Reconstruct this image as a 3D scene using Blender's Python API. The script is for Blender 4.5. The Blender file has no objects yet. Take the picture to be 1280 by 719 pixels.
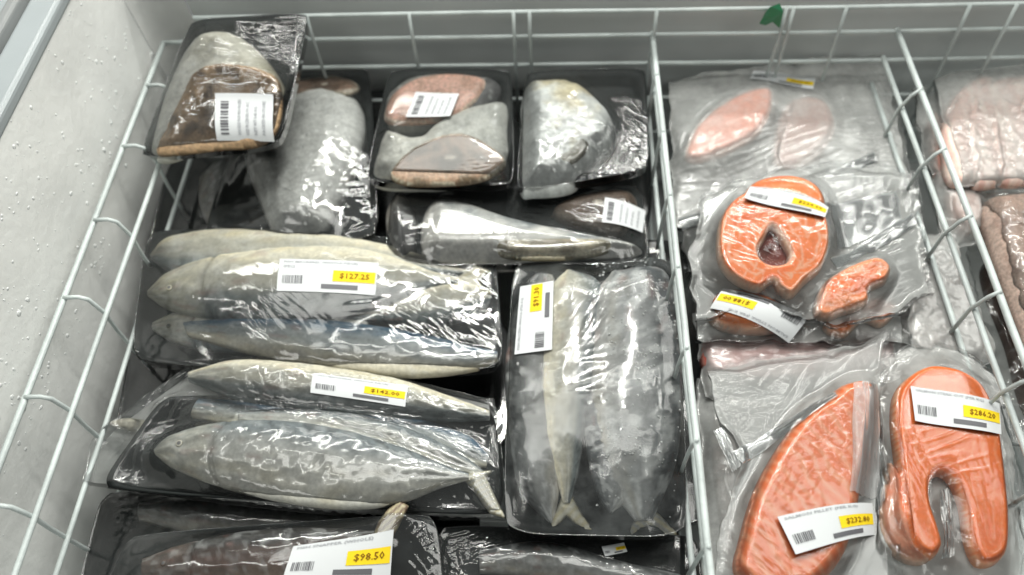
import bpy, math, random
import numpy as np
from mathutils import Vector, Matrix
from mathutils.bvhtree import BVHTree
from mathutils.geometry import delaunay_2d_cdt

random.seed(4); rng = np.random.default_rng(4)
scene = bpy.context.scene
COL = scene.collection
# ------------------------------------------------------------------ camera
F_PX = 1005.0; CAM_H = 0.56
_X = np.array([20900, -23, 1005.]); _X /= np.linalg.norm(_X)
_Y = np.array([50, 1549, -1005.]); _Y -= _X * _Y.dot(_X); _Y /= np.linalg.norm(_Y)
_Z = np.cross(_X, _Y)
RC = np.array([_X, _Y, _Z])              # camera space -> world
CAMP = np.array([0, 0, CAM_H])
cam = bpy.data.cameras.new('camera'); camo = bpy.data.objects.new('camera', cam); COL.objects.link(camo)
camo.matrix_world = Matrix([list(RC[0]) + [0], list(RC[1]) + [0], list(RC[2]) + [CAM_H], [0, 0, 0, 1]])
cam.sensor_width = 36; cam.lens = 36 * F_PX / 1280; cam.clip_start = 0.01; cam.clip_end = 50
cam.dof.use_dof = True; cam.dof.focus_distance = 0.585; cam.dof.aperture_fstop = 3.4
scene.camera = camo
# ------------------------------------------------------------------ light
world = bpy.data.worlds.new('World'); scene.world = world; world.use_nodes = True
bg = world.node_tree.nodes['Background']; bg.inputs[0].default_value = (0.90, 0.93, 0.90, 1); bg.inputs[1].default_value = 0.28
def tube_light(name, loc, size, sy, watts, target, col=(1.0, 1.0, 0.945)):
    l = bpy.data.lights.new(name, 'AREA'); l.shape = 'RECTANGLE'; l.size = size; l.size_y = sy
    l.energy = watts * 0.72; l.color = col
    o = bpy.data.objects.new(name, l); COL.objects.link(o); o.location = loc
    o.rotation_euler = (Vector(target) - Vector(loc)).to_track_quat('-Z', 'Y').to_euler(); return o
tube_light('freezer_light_back', (0.0, 1.15, 0.95), 1.7, 0.03, 14.0, (0, 0.5, 0))
tube_light('side_wall_fill', (0.05, 0.80, 1.0), 0.03, 0.5, 10.0, (-0.38, 0.55, 0.1))  # lamp added to brighten the frosty side wall
for _y, _z, _l, _h, _w in ((1.35, 2.3, 3.0, 0.05, 20), (2.45, 2.3, 2.6, 0.42, 26), (4.1, 2.4, 3.2, 0.5, 36), (0.85, 2.3, 2.2, 0.38, 26)):  # last panel added so the film creases catch highlights
    tube_light('ceiling_or_fill_panel', (0.1, _y, _z), _l, _h, _w, (0.1, _y * .4, 0))
tube_light('ceiling_or_fill_panel', (2.4, 1.9, 2.3), 0.9, 2.2, 52, (0.6, 0.6, 0))  # added panel, brightens right-sloping film and the bags at the right
for _x in (-1.5, 1.5):
    tube_light('ceiling_or_fill_panel', (_x, -1.3, 2.3), 1.2, 0.5, 16, (_x * .2, 0.5, 0))  # added pair behind the camera, brightens the back wall
for _x in (-1.35, 1.35):
    tube_light('ceiling_tube', (_x, 0.5, 2.3), 0.035, 1.5, 8, (_x * .5, 0.4, 0))
scene.view_settings.view_transform = 'Standard'; scene.view_settings.look = 'None'
scene.view_settings.exposure = -0.28; scene.view_settings.gamma = 1.0
scene.cycles.transparent_max_bounces = 24; scene.cycles.max_bounces = 8
scene.cycles.caustics_reflective = False; scene.cycles.caustics_refractive = False
scene.cycles.sample_clamp_indirect = 4.0

# ------------------------------------------------------------------ projection helpers
def ray(px, py):
    return RC @ np.array([(px - 640) / F_PX, (359.5 - py) / F_PX, -1.0])
def at(px, py, z=0.0):
    d = ray(px, py); return CAMP + d * ((z - CAM_H) / d[2])
def atX(px, py, x):
    d = ray(px, py); return CAMP + d * (x / d[0])
def atY(px, py, y):
    d = ray(px, py); return CAMP + d * (y / d[1])

# ------------------------------------------------------------------ numpy noise
def _hash(ix, iy, seed):
    h = (ix.astype(np.int64) * 374761393 + iy.astype(np.int64) * 668265263 + seed * 974634777) & 0x7fffffff
    h = ((h ^ (h >> 13)) * 1274126177) & 0x7fffffff
    return ((h ^ (h >> 16)) & 0xffff) / 65535.0
def noise(x, y, seed=0):
    x = np.asarray(x, float); y = np.asarray(y, float)
    ix = np.floor(x); iy = np.floor(y); fx = x - ix; fy = y - iy
    def g(jx, jy):
        a = _hash(ix + jx, iy + jy, seed) * 2 * math.pi
        return np.cos(a) * (fx - jx) + np.sin(a) * (fy - jy)
    ux = fx**3 * (fx * (fx * 6 - 15) + 10); uy = fy**3 * (fy * (fy * 6 - 15) + 10)
    a = g(0, 0) * (1 - ux) + g(1, 0) * ux; b = g(0, 1) * (1 - ux) + g(1, 1) * ux
    return 1.5 * (a * (1 - uy) + b * uy)
def fbm(x, y, seed=0, o=3):
    s = 0; a = 1
    for k in range(o):
        s = s + a * noise(np.asarray(x) * 2**k, np.asarray(y) * 2**k, seed + 7 * k); a *= 0.5
    return s
def smooth(e0, e1, x):
    t = np.clip((x - e0) / (e1 - e0), 0, 1); return t * t * (3 - 2 * t)
def mix(a, b, t):
    t = np.asarray(t)[..., None]; return np.asarray(a) * (1 - t) + np.asarray(b) * t

# ------------------------------------------------------------------ materials
def newmat(name):
    m = bpy.data.materials.new(name); m.use_nodes = True
    nt = m.node_tree; return m, nt, nt.nodes['Principled BSDF']
def N(nt, t, **kw):
    n = nt.nodes.new(t)
    for k, v in kw.items(): setattr(n, k, v)
    return n
def bump(nt, scale, strength, dist=0.001, detail=3, vec=None):
    tc = N(nt, 'ShaderNodeTexCoord'); nz = N(nt, 'ShaderNodeTexNoise')
    nz.inputs['Scale'].default_value = scale; nz.inputs['Detail'].default_value = detail
    nt.links.new(tc.outputs['Object'], nz.inputs['Vector'])
    b = N(nt, 'ShaderNodeBump'); b.inputs['Strength'].default_value = strength; b.inputs['Distance'].default_value = dist
    nt.links.new(nz.outputs['Fac'], b.inputs['Height']); return nz, b
def plain(name, col, rough=0.5, spec=0.5, scale=200, strength=0.15, var=0.12):
    m, nt, p = newmat(name)
    p.inputs['Roughness'].default_value = rough; p.inputs['Specular IOR Level'].default_value = spec
    nz, b = bump(nt, scale, strength); nt.links.new(b.outputs[0], p.inputs['Normal'])
    nz2 = N(nt, 'ShaderNodeTexNoise'); nz2.inputs['Scale'].default_value = scale * 0.12; nz2.inputs['Detail'].default_value = 5
    tc = N(nt, 'ShaderNodeTexCoord'); nt.links.new(tc.outputs['Object'], nz2.inputs['Vector'])
    r = N(nt, 'ShaderNodeValToRGB'); r.color_ramp.elements[0].position = 0.3; r.color_ramp.elements[1].position = 0.7
    r.color_ramp.elements[0].color = tuple(c * (1 - var) for c in col) + (1,); r.color_ramp.elements[1].color = tuple(min(1, c * (1 + var)) for c in col) + (1,)
    nt.links.new(nz2.outputs['Fac'], r.inputs[0]); nt.links.new(r.outputs[0], p.inputs['Base Color']); return m
def vcol(name, rough=0.4, spec=0.5, scale=350, strength=0.3, dist=0.0008, sss=0.0, var=0.25):
    m, nt, p = newmat(name)
    a = N(nt, 'ShaderNodeAttribute', attribute_name='col')
    nz, b = bump(nt, scale, strength, dist, 4)
    mp = N(nt, 'ShaderNodeMapRange'); mp.inputs['To Min'].default_value = 1 - var; mp.inputs['To Max'].default_value = 1 + var
    mp.inputs['From Min'].default_value = 0.3; mp.inputs['From Max'].default_value = 0.7
    nt.links.new(nz.outputs['Fac'], mp.inputs['Value'])
    mx = N(nt, 'ShaderNodeMix', data_type='RGBA', blend_type='MULTIPLY'); mx.inputs['Factor'].default_value = 1
    nt.links.new(a.outputs['Color'], mx.inputs['A']); nt.links.new(mp.outputs[0], mx.inputs['B'])
    nt.links.new(mx.outputs['Result'], p.inputs['Base Color']); nt.links.new(b.outputs[0], p.inputs['Normal'])
    p.inputs['Roughness'].default_value = rough; p.inputs['Specular IOR Level'].default_value = spec
    if sss: p.inputs['Subsurface Weight'].default_value = sss; p.inputs['Subsurface Scale'].default_value = 0.0018; p.inputs['Subsurface Radius'].default_value = (1, .4, .25)
    return m
def film(name, haze=0.04, rough=0.1, bscale=120, bstr=0.25, ior=1.75, hcol=(0.75, 0.8, 0.8), frost=0.0, stretch=(1, 1, 1)):
    m, nt, p = newmat(name); nt.nodes.remove(p); out = nt.nodes['Material Output']
    tc = N(nt, 'ShaderNodeTexCoord'); mpg = N(nt, 'ShaderNodeMapping'); mpg.inputs['Scale'].default_value = stretch
    nt.links.new(tc.outputs['Object'], mpg.inputs['Vector'])
    nz = N(nt, 'ShaderNodeTexNoise'); nz.inputs['Scale'].default_value = bscale; nz.inputs['Detail'].default_value = 3; nz.inputs['Distortion'].default_value = 0.6
    nt.links.new(mpg.outputs[0], nz.inputs['Vector'])
    b = N(nt, 'ShaderNodeBump'); b.inputs['Strength'].default_value = bstr; b.inputs['Distance'].default_value = 0.0015
    nt.links.new(nz.outputs['Fac'], b.inputs['Height'])
    tr = N(nt, 'ShaderNodeBsdfTransparent'); tr.inputs[0].default_value = (0.96, 0.965, 0.965, 1)
    gl = N(nt, 'ShaderNodeBsdfGlossy'); gl.inputs['Roughness'].default_value = rough; nt.links.new(b.outputs[0], gl.inputs['Normal'])
    fr = N(nt, 'ShaderNodeFresnel'); fr.inputs['IOR'].default_value = ior; nt.links.new(b.outputs[0], fr.inputs['Normal'])
    df = N(nt, 'ShaderNodeBsdfDiffuse'); df.inputs[0].default_value = hcol + (1,)
    tl = N(nt, 'ShaderNodeBsdfTranslucent'); tl.inputs[0].default_value = hcol + (1,)
    dm = N(nt, 'ShaderNodeMixShader'); dm.inputs[0].default_value = 0.35; nt.links.new(df.outputs[0], dm.inputs[1]); nt.links.new(tl.outputs[0], dm.inputs[2])
    hm = N(nt, 'ShaderNodeMixShader'); nt.links.new(tr.outputs[0], hm.inputs[1]); nt.links.new(dm.outputs[0], hm.inputs[2])
    nz2 = N(nt, 'ShaderNodeTexNoise'); nz2.inputs['Scale'].default_value = 28; nz2.inputs['Detail'].default_value = 6; nz2.inputs['Roughness'].default_value = 0.65
    nt.links.new(tc.outputs['Object'], nz2.inputs['Vector'])
    mr = N(nt, 'ShaderNodeMapRange'); mr.inputs['From Min'].default_value = 0.42; mr.inputs['From Max'].default_value = 0.68
    mr.inputs['To Min'].default_value = haze; mr.inputs['To Max'].default_value = min(0.9, haze * 1.5 + frost)
    nt.links.new(nz2.outputs['Fac'], mr.inputs['Value']); nt.links.new(mr.outputs[0], hm.inputs[0])
    fm = N(nt, 'ShaderNodeMixShader'); nt.links.new(fr.outputs[0], fm.inputs[0]); nt.links.new(hm.outputs[0], fm.inputs[1]); nt.links.new(gl.outputs[0], fm.inputs[2])
    nt.links.new(fm.outputs[0], out.inputs['Surface']); return m

M = {}
M['wall'] = plain('frosted_white_plastic', (0.73, 0.74, 0.72), 0.36, 0.5, 110, 0.6, 0.09)
M['back'] = plain('grey_white_plastic', (0.60, 0.63, 0.62), 0.45, 0.4, 90, 0.15, 0.06)
M['trim'] = plain('grey_rubber_trim', (0.22, 0.23, 0.23), 0.5, 0.4, 120, 0.2)
M['ledge'] = plain('pale_grey_ledge', (0.30, 0.33, 0.34), 0.35, 0.5, 90, 0.15, 0.06)
M['frost'] = plain('frost', (0.74, 0.76, 0.75), 0.55, 0.4, 500, 0.5, 0.05)
M['wire'] = plain('white_coated_wire', (0.50, 0.55, 0.54), 0.38, 0.5, 190, 0.5, 0.24)
M['foam'] = plain('black_foam', (0.014, 0.017, 0.017), 0.62, 0.18, 400, 0.35, 0.3)
M['paper'] = plain('label_paper', (0.60, 0.62, 0.63), 0.6, 0.2, 120, 0.08, 0.03)
M['yellow'] = plain('yellow_print', (0.80, 0.58, 0.02), 0.6, 0.15, 120, 0.08, 0.04)
M['ink'] = plain('dark_ink', (0.10, 0.10, 0.11), 0.5, 0.5, 120, 0.05, 0.1)
M['greyink'] = plain('grey_ink', (0.28, 0.29, 0.31), 0.5, 0.5, 120, 0.05, 0.1)
M['priceink'] = plain('brown_price_ink', (0.22, 0.11, 0.01), 0.6, 0.1, 120, 0.05, 0.1)
M['green'] = plain('green_plastic', (0.03, 0.22, 0.10), 0.3, 0.5, 200, 0.3, 0.2)
M['fish'] = vcol('wet_fish_skin', 0.45, 0.35, 320, 0.15, var=0.14)
M['flesh'] = vcol('fish_flesh', 0.42, 0.5, 420, 0.5, sss=0.15)
M['salmon'] = vcol('salmon_flesh', 0.45, 0.3, 420, 0.12, sss=0.18, var=0.08)
M['cling'] = film('cling_film', 0.02, 0.09, 60, 0.03, 1.7)
M['clingx'] = film('tight_cling_film', 0.03, 0.08, 60, 0.5, 1.9, stretch=(1, 5, 1))
M['frosty'] = film('frosty_cling_film', 0.012, 0.12, 80, 0.05, 1.6, frost=0.09)
M['bag'] = film('clear_plastic_bag', 0.018, 0.12, 40, 0.03, 1.55)
M['milky_glare'] = film('milky_glare_bag', 0.32, 0.15, 40, 0.04, 1.6, frost=0.12, hcol=(0.84, 0.85, 0.83))  # milky film, haze raised to stand in for light reflected off the bags
M['fishbag'] = film('loose_film', 0.035, 0.12, 40, 0.03, 1.7)
M['foldm'] = film('folded_bag_film', 0.14, 0.14, 40, 0.04, 1.6)
M['veil'] = film('matt_bag_film', 0.16, 0.30, 40, 0.03, 1.35, hcol=(0.8, 0.78, 0.77))
M['backm'] = film('bag_back_film', 0.55, 0.2, 40, 0.04, 1.45, hcol=(0.80, 0.81, 0.79))

# ------------------------------------------------------------------ object helpers
def link_mesh(name, verts, faces, mat, parent=None, smoothf=True, cols=None, kind=None):
    me = bpy.data.meshes.new(name)
    me.from_pydata([tuple(map(float, v)) for v in verts], [], [tuple(map(int, f)) for f in faces])
    if smoothf: me.polygons.foreach_set('use_smooth', [True] * len(me.polygons))
    if cols is not None:
        a = me.color_attributes.new('col', 'FLOAT_COLOR', 'POINT')
        c = np.ones((len(verts), 4)); c[:, :3] = np.clip(cols, 0, 1); a.data.foreach_set('color', c.ravel())
    me.materials.append(mat); me.update()
    o = bpy.data.objects.new(name, me); COL.objects.link(o)
    if parent: o.parent = parent
    if kind: o['kind'] = kind
    return o
def thing(name, label, cat, loc=(0, 0, 0), group=None):
    o = bpy.data.objects.new(name, None); o.empty_display_size = 0.02; COL.objects.link(o); o.location = loc
    o['label'] = label; o['category'] = cat
    if group: o['group'] = group
    return o
def cr(pts, n, closed=False):
    """Catmull-Rom through the points, n samples evenly spaced along the curve"""
    P = np.array(pts, float); k = len(P); out = []
    segs = k if closed else k - 1
    for i in range(segs):
        if closed: p0, p1, p2, p3 = P[i - 1], P[i], P[(i + 1) % k], P[(i + 2) % k]
        else:
            p1, p2 = P[i], P[i + 1]; p0 = P[i - 1] if i else 2 * p1 - p2; p3 = P[i + 2] if i + 2 < k else 2 * p2 - p1
        for t in np.linspace(0, 1, 12, endpoint=False):
            out.append(0.5 * (2 * p1 + (p2 - p0) * t + (2 * p0 - 5 * p1 + 4 * p2 - p3) * t * t + (3 * p1 - p0 - 3 * p2 + p3) * t**3))
    out.append(P[0] if closed else P[-1]); out = np.array(out)
    d = np.r_[0, np.cumsum(np.linalg.norm(np.diff(out, axis=0), axis=1))]
    q = np.linspace(0, d[-1], n, endpoint=not closed)
    return np.stack([np.interp(q, d, out[:, j]) for j in range(out.shape[1])], 1)
def tube(path, r, seg=8, closed=False):
    P = [Vector(p) for p in path]; V = []; Fc = []; n = len(P)
    up = None
    for i, p in enumerate(P):
        t = (P[min(i + 1, n - 1)] - P[max(i - 1, 0)]).normalized()
        if up is None: up = t.orthogonal().normalized()
        up = (up - t * up.dot(t)).normalized(); s = t.cross(up)
        for k in range(seg):
            a = 2 * math.pi * k / seg; V.append(p + up * math.cos(a) * r + s * math.sin(a) * r)
    for i in range(n - 1):
        for k in range(seg): Fc.append((i * seg + k, i * seg + (k + 1) % seg, (i + 1) * seg + (k + 1) % seg, (i + 1) * seg + k))
    Fc.append(tuple(reversed(range(seg)))); Fc.append(tuple(range((n - 1) * seg, n * seg)))
    return V, Fc
def wire(path, r, parent, name='wire', jitter=0.0):
    p = [Vector(q) for q in path]
    if len(p) == 2:   # long wires are never quite straight
        a, b = p; k = 14; p = []
        for i in range(k + 1):
            q = a.lerp(b, i / k); w = jitter * math.sin(math.pi * i / k)
            p.append(q + Vector((random.gauss(0, 1) * w * .3, random.gauss(0, 1) * w * .3, math.sin(i * 0.7) * w)))
    V, Fc = tube(p, r); return link_mesh(name, V, Fc, M['wire'], parent)
def box(name, lo, hi, mat, parent=None):
    x0, y0, z0 = lo; x1, y1, z1 = hi
    V = [(x0, y0, z0), (x1, y0, z0), (x1, y1, z0), (x0, y1, z0), (x0, y0, z1), (x1, y0, z1), (x1, y1, z1), (x0, y1, z1)]
    Fc = [(0, 3, 2, 1), (4, 5, 6, 7), (0, 1, 5, 4), (1, 2, 6, 5), (2, 3, 7, 6), (3, 0, 4, 7)]
    o = link_mesh(name, V, Fc, mat, parent, smoothf=False)
    b = o.modifiers.new('b', 'BEVEL'); b.width = min(0.006, 0.3 * min(x1 - x0, y1 - y0, z1 - z0)); b.segments = 3; return o

# ------------------------------------------------------------------ the freezer
XW = -0.386; YB = 0.614; ZF = -0.16
fz = thing('chest_freezer', 'white chest freezer with frosty inner side wall around the wire baskets', 'freezer', (XW, YB, ZF))
def rel(o, p=fz.location): o.location = -Vector(p)
def wall_sheet(name, fn, nu, nv, mat):
    V = []; Fc = []
    for i in range(nu + 1):
        for j in range(nv + 1): V.append(fn(i / nu, j / nv))
    for i in range(nu):
        for j in range(nv):
            a = i * (nv + 1) + j; Fc.append((a, a + nv + 1, a + nv + 2, a + 1))
    o = link_mesh(name, V, Fc, mat, fz); o.location = -fz.location; return o
# left inner wall, meets the back wall in a rounded corner
def left_fn(s, t):
    y = -0.25 + s * 0.86; z = ZF + t * (0.158 - ZF)
    return (XW - 0.006 * max(0, z) / 0.17 + 0.0012 * float(noise(y * 14, z * 14, 3)), y, z)
wall_sheet('side_wall', left_fn, 120, 40, M['wall'])
R_ = 0.035
def corner_fn(s, t):
    z = ZF + t * (0.158 - ZF); a = s * math.pi / 2
    return (XW + R_ - math.cos(a) * R_ - 0.006 * max(0, z) / 0.17, 0.61 + math.sin(a) * R_, z)
wall_sheet('corner_wall', corner_fn, 12, 20, M['wall'])
def back_fn(s, t):
    return (XW + R_ + s * 1.3, 0.61 + R_ + 0.001 * float(noise(s * 9, t * 4, 5)), ZF + t * (0.158 - ZF))
wall_sheet('back_wall', back_fn, 60, 20, M['back'])
for nm, lo, hi, mt in (('rim_trim', (XW - 0.030, -0.25, 0.152), (XW - 0.004, 0.66, 0.164), M['ledge']),
                       ('gasket', (XW - 0.040, -0.25, 0.154), (XW - 0.030, 0.66, 0.172), M['trim']),
                       ('side_ledge', (XW - 0.30, -0.25, 0.136), (XW - 0.040, 0.66, 0.162), M['ledge']),
                       ('back_ledge', (XW - 0.30, 0.648, 0.136), (1.0, 0.95, 0.164), M['ledge']),
                       ('freezer_floor', (XW, -0.25, ZF - 0.02), (0.95, 0.66, ZF), M['back'])):
    o = box(nm, lo, hi, mt, fz); o.location = -fz.location
# frost crumbs grown on the wall
V = []; Fc = []
ico = [(0, 0, 1), (.89, 0, .45), (.28, .85, .45), (-.72, .53, .45), (-.72, -.53, .45), (.28, -.85, .45), (.72, .53, -.45), (-.28, .85, -.45), (-.89, 0, -.45), (-.28, -.85, -.45), (.72, -.53, -.45), (0, 0, -1)]
icof = [(0, 1, 2), (0, 2, 3), (0, 3, 4), (0, 4, 5), (0, 5, 1), (1, 6, 2), (2, 7, 3), (3, 8, 4), (4, 9, 5), (5, 10, 1), (6, 7, 2), (7, 8, 3), (8, 9, 4), (9, 10, 5), (10, 6, 1), (11, 7, 6), (11, 8, 7), (11, 9, 8), (11, 10, 9), (11, 6, 10)]
cnt = 0
while cnt < 800:
    y = random.uniform(0.05, 0.62); z = random.uniform(0.0, 0.152)
    if random.random() > 0.25 + 0.9 * max(0, float(noise(y * 22, z * 22, 11)) + 0.1): continue
    r = random.choice((0.0004, 0.0006, 0.0009, 0.0013)) * random.uniform(0.7, 1.4)
    if random.random() < 0.03: r *= 2.0
    b = len(V); sx, sy, sz = r * random.uniform(.10, .24), r * random.uniform(.8, 1.6), r * random.uniform(.8, 1.6)
    x = XW - 0.006 * z / 0.17 + 0.0012 * float(noise(y * 14, z * 14, 3))
    for q in ico: V.append((x + q[0] * sx, y + q[1] * sy, z + q[2] * sz))
    Fc += [tuple(b + i for i in f) for f in icof]; cnt += 1
o = link_mesh('frost_crumbs', V, Fc, M['frost'], fz, kind='stuff'); o.location = -fz.location

# ------------------------------------------------------------------ wire basket and dividers
RW = 0.0021; Rr = 0.0017
bk = thing('wire_basket', 'large white wire basket lining the freezer, rim along the frosty wall and the back', 'wire basket')
for z in (0.078, 0.050, 0.0155, -0.03, -0.08, -0.13):
    x0 = -0.335 if z > 0.06 else -0.374
    wire([(x0, YB, z), (0.85, YB + 0.004, z)], RW, bk, jitter=0.0008)
Y0 = -0.12
wire([(-0.374, Y0, 0.05), (-0.375, YB, 0.05)], RW * 1.15, bk)
wire([(-0.350, Y0, 0.030), (-0.350, YB, 0.030)], RW * 1.05, bk)
for z in (-0.02, -0.07, -0.13): wire([(-0.353, Y0, z), (-0.353, YB, z)], RW, bk, jitter=0.001)
for k in range(9):       # side rungs, hooked over the rim
    y = 0.5535 - (k - 1) * 0.0785 + random.uniform(-.003, .003)
    if y > YB: continue
    wire([(-0.374, y, 0.0515), (-0.362, y, 0.0525), (-0.356, y, 0.049), (-0.3525, y, 0.03), (-0.355, y, 0.0), (-0.3555, y, -0.05), (-0.3555, y, -0.13), (-0.345, y, -0.135), (-0.2, y, -0.136), (0.0, y, -0.136)], Rr, bk)
for px in (384, 512, 642, 662, 820, 980, 989, 1054, 1205, 1262):
    x = atY(px, 20, YB)[0]
    wire([(x, YB - 0.001, 0.080), (x, YB - 0.0035, 0.05), (x + random.uniform(-.002, .002), YB - 0.0035, 0.0), (x, YB - 0.0035, -0.13)], Rr, bk)
    wire([(x, YB - 0.004, -0.1385), (x, Y0, -0.1385)], Rr, bk, jitter=0.001)
def divider(label, xa, xb, lower, zs, dy0):
    t = thing('wire_divider', label, 'wire divider', (xa, YB, 0.05), 'wire dividers between the compartments')
    def X(y, off=0): return xa + (xb - xa) * (YB - y) / 0.31 + off
    for z, off in zs:
        y1 = YB + 0.004 if z > .04 else YB - 0.008
        w = wire([(X(Y0, off), Y0, z), (X(y1, off), y1, z)], RW * (1.25 if z > .04 else 1.1), t, jitter=0.0008); w.location = -t.location
    for k in range(9):
        y = YB - dy0 - k * 0.0700
        w = wire([(X(y), y, 0.0535), (X(y) - lower * .5, y, 0.045), (X(y, zs[1][1]) - 0.0036, y, zs[1][0]), (X(y, zs[1][1]) - 0.0036, y, zs[1][0] - 0.012), (X(y, zs[1][1]) - 0.0036, y, zs[2][0] - .002)], Rr * .9, t, 'rung')
        w.location = -t.location
divider('white wire divider between the black fish trays and the bagged salmon', 0.0955, 0.097, 0.004, [(0.05, 0), (0.030, 0.001), (-0.02, 0.001), (-0.07, 0.001)], 0.055)
divider('white wire divider between the bagged salmon and the pale fillets at the right', 0.3215, 0.3290, 0.012, [(0.05, 0), (0.028, -0.008), (-0.005, -0.008), (-0.06, -0.008)], 0.0075 + 0.07)
# green scrap on the back wire
tg = [(949, 30), (956, 14), (963, 9), (975, 6), (979, 14), (974, 34), (966, 29), (957, 33)]
V = []; Fc = []
for dy in (-0.0035, -0.0043):
    for i, p in enumerate(tg):
        q = atY(p[0], p[1], YB + dy); V.append((q[0], q[1] - 0.002 * math.sin(i * 1.7), q[2]))
n = len(tg); Fc = [tuple(range(n)), tuple(reversed(range(n, 2 * n)))] + [(i, i + n, (i + 1) % n + n, (i + 1) % n) for i in range(n)]
o = link_mesh('plastic_tag', V, Fc, M['green'], smoothf=False); o['label'] = 'small torn green plastic tag on the top wire at the back'; o['category'] = 'tag'

# ------------------------------------------------------------------ packages
class Pack:
    """one sealed package; its local frame lies flat on the package's own plane"""
    def __init__(s, name, label, cat, c, z=0.0, ax=0.0, ay=0.0, group=None):
        s.o = at(c[0], c[1], z); n = np.array([-ax, -ay, 1.0]); n /= np.linalg.norm(n)
        u = np.array([1.0, 0, ax]); u /= np.linalg.norm(u); v = np.cross(n, u); s.A = np.array([u, v, n])
        s.root = thing(name, label, cat, tuple(s.o), group)
        s.root.rotation_euler = Matrix([[u[0], v[0], n[0]], [u[1], v[1], n[1]], [u[2], v[2], n[2]]]).to_euler()
        s.obs = []; s.bvh = None
    def L(s, px, py, dz=0.0):
        d = ray(px, py); n = s.A[2]; q = s.o + n * dz
        t = (q - CAMP).dot(n) / d.dot(n); w = CAMP + d * t - s.o
        return np.array([w.dot(s.A[0]), w.dot(s.A[1])])
    def LL(s, pts, dz=0.0): return np.array([s.L(p[0], p[1], dz) for p in pts])

def sides_from(c):
    TL, TR, BR, BL = c; return [[TL, TR], [TR, BR], [BL, BR], [TL, BL]]
def coons(P, sides, dz, S, T, rnd=0.0):
    """sides: top, right, bottom, left as pixel polylines (left->right, top->bottom)"""
    def ev(poly, q):
        c = cr(P.LL(poly, dz), 80) if len(poly) > 2 else P.LL(poly, dz)
        k = np.linspace(0, 1, len(c)); return np.stack([np.interp(q, k, c[:, 0]), np.interp(q, k, c[:, 1])], -1)
    if rnd:
        s2 = 2 * S - 1; t2 = 2 * T - 1
        S = (1 + s2 * (1 - rnd * np.abs(t2)**7)) / 2; T = (1 + t2 * (1 - rnd * 1.3 * np.abs(s2)**7)) / 2
    top, right, bot, left = sides
    a = ev(top, S); b = ev(bot, S); l = ev(left, T); r = ev(right, T)
    c00, c10, c01, c11 = P.L(*top[0], dz), P.L(*top[-1], dz), P.L(*bot[0], dz), P.L(*bot[-1], dz)
    S_ = S[..., None]; T_ = T[..., None]
    return (1 - T_) * a + T_ * b + (1 - S_) * l + S_ * r - ((1 - S_) * (1 - T_) * c00 + S_ * (1 - T_) * c10 + (1 - S_) * T_ * c01 + S_ * T_ * c11)
def border(n):
    q = np.linspace(0, 1, n, endpoint=False); z = np.zeros(n); o = np.ones(n)
    return np.r_[q, o, 1 - q, z], np.r_[z, q, o, 1 - q]
def tray(P, c, h=0.018, lip=0.022):
    S, T = border(26); B = coons(P, sides_from(c), h, S, T, 0.05); ctr = B.mean(0); n = len(B); size = np.abs(B - ctr).max()
    V = []; Fc = []
    rings = [(0.84, 0.0), (0.93, h * .45), (0.985, h * .93), (1.0, h), (1.0 - .006 / size, h + .0008), (1.0 - lip * .5 / size, h - .0025), (0.84, 0.0045), (0.80, 0.0035), (0.4, 0.0035)]
    for s_, z in rings:
        for p in B: q = ctr + (p - ctr) * s_; V.append((q[0], q[1], z))
    for r in range(len(rings) - 1):
        for i in range(n): Fc.append((r * n + i, r * n + (i + 1) % n, (r + 1) * n + (i + 1) % n, (r + 1) * n + i))
    k = (len(rings) - 1) * n; Fc.append(tuple(range(k, k + n))); Fc.append(tuple(reversed(range(n))))
    P.obs.append((V, Fc)); P.tray_h = h
    return link_mesh('foam_tray', V, Fc, M['foam'], P.root)

PAL = dict(
    mackerel=dict(back=(0.13, 0.155, 0.155), flank=(0.44, 0.43, 0.36), belly=(0.84, 0.79, 0.62), head=(0.46, 0.44, 0.34)),
    blue=dict(back=(0.06, 0.125, 0.19), flank=(0.28, 0.31, 0.31), belly=(0.60, 0.57, 0.46), head=(0.34, 0.32, 0.22)),
    silver=dict(back=(0.19, 0.22, 0.23), flank=(0.48, 0.485, 0.45), belly=(0.66, 0.65, 0.57), head=(0.46, 0.45, 0.38)),
    frozen=dict(back=(0.09, 0.10, 0.105), flank=(0.24, 0.25, 0.25), belly=(0.40, 0.40, 0.38), head=(0.6, 0.6, 0.55)),
    dark=dict(back=(0.07, 0.075, 0.075), flank=(0.20, 0.205, 0.20), belly=(0.36, 0.35, 0.32), head=(0.2, 0.19, 0.17)),
    reddish=dict(back=(0.03, 0.028, 0.026), flank=(0.10, 0.055, 0.04), belly=(0.30, 0.22, 0.15), head=(0.12, 0.08, 0.06)))
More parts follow.
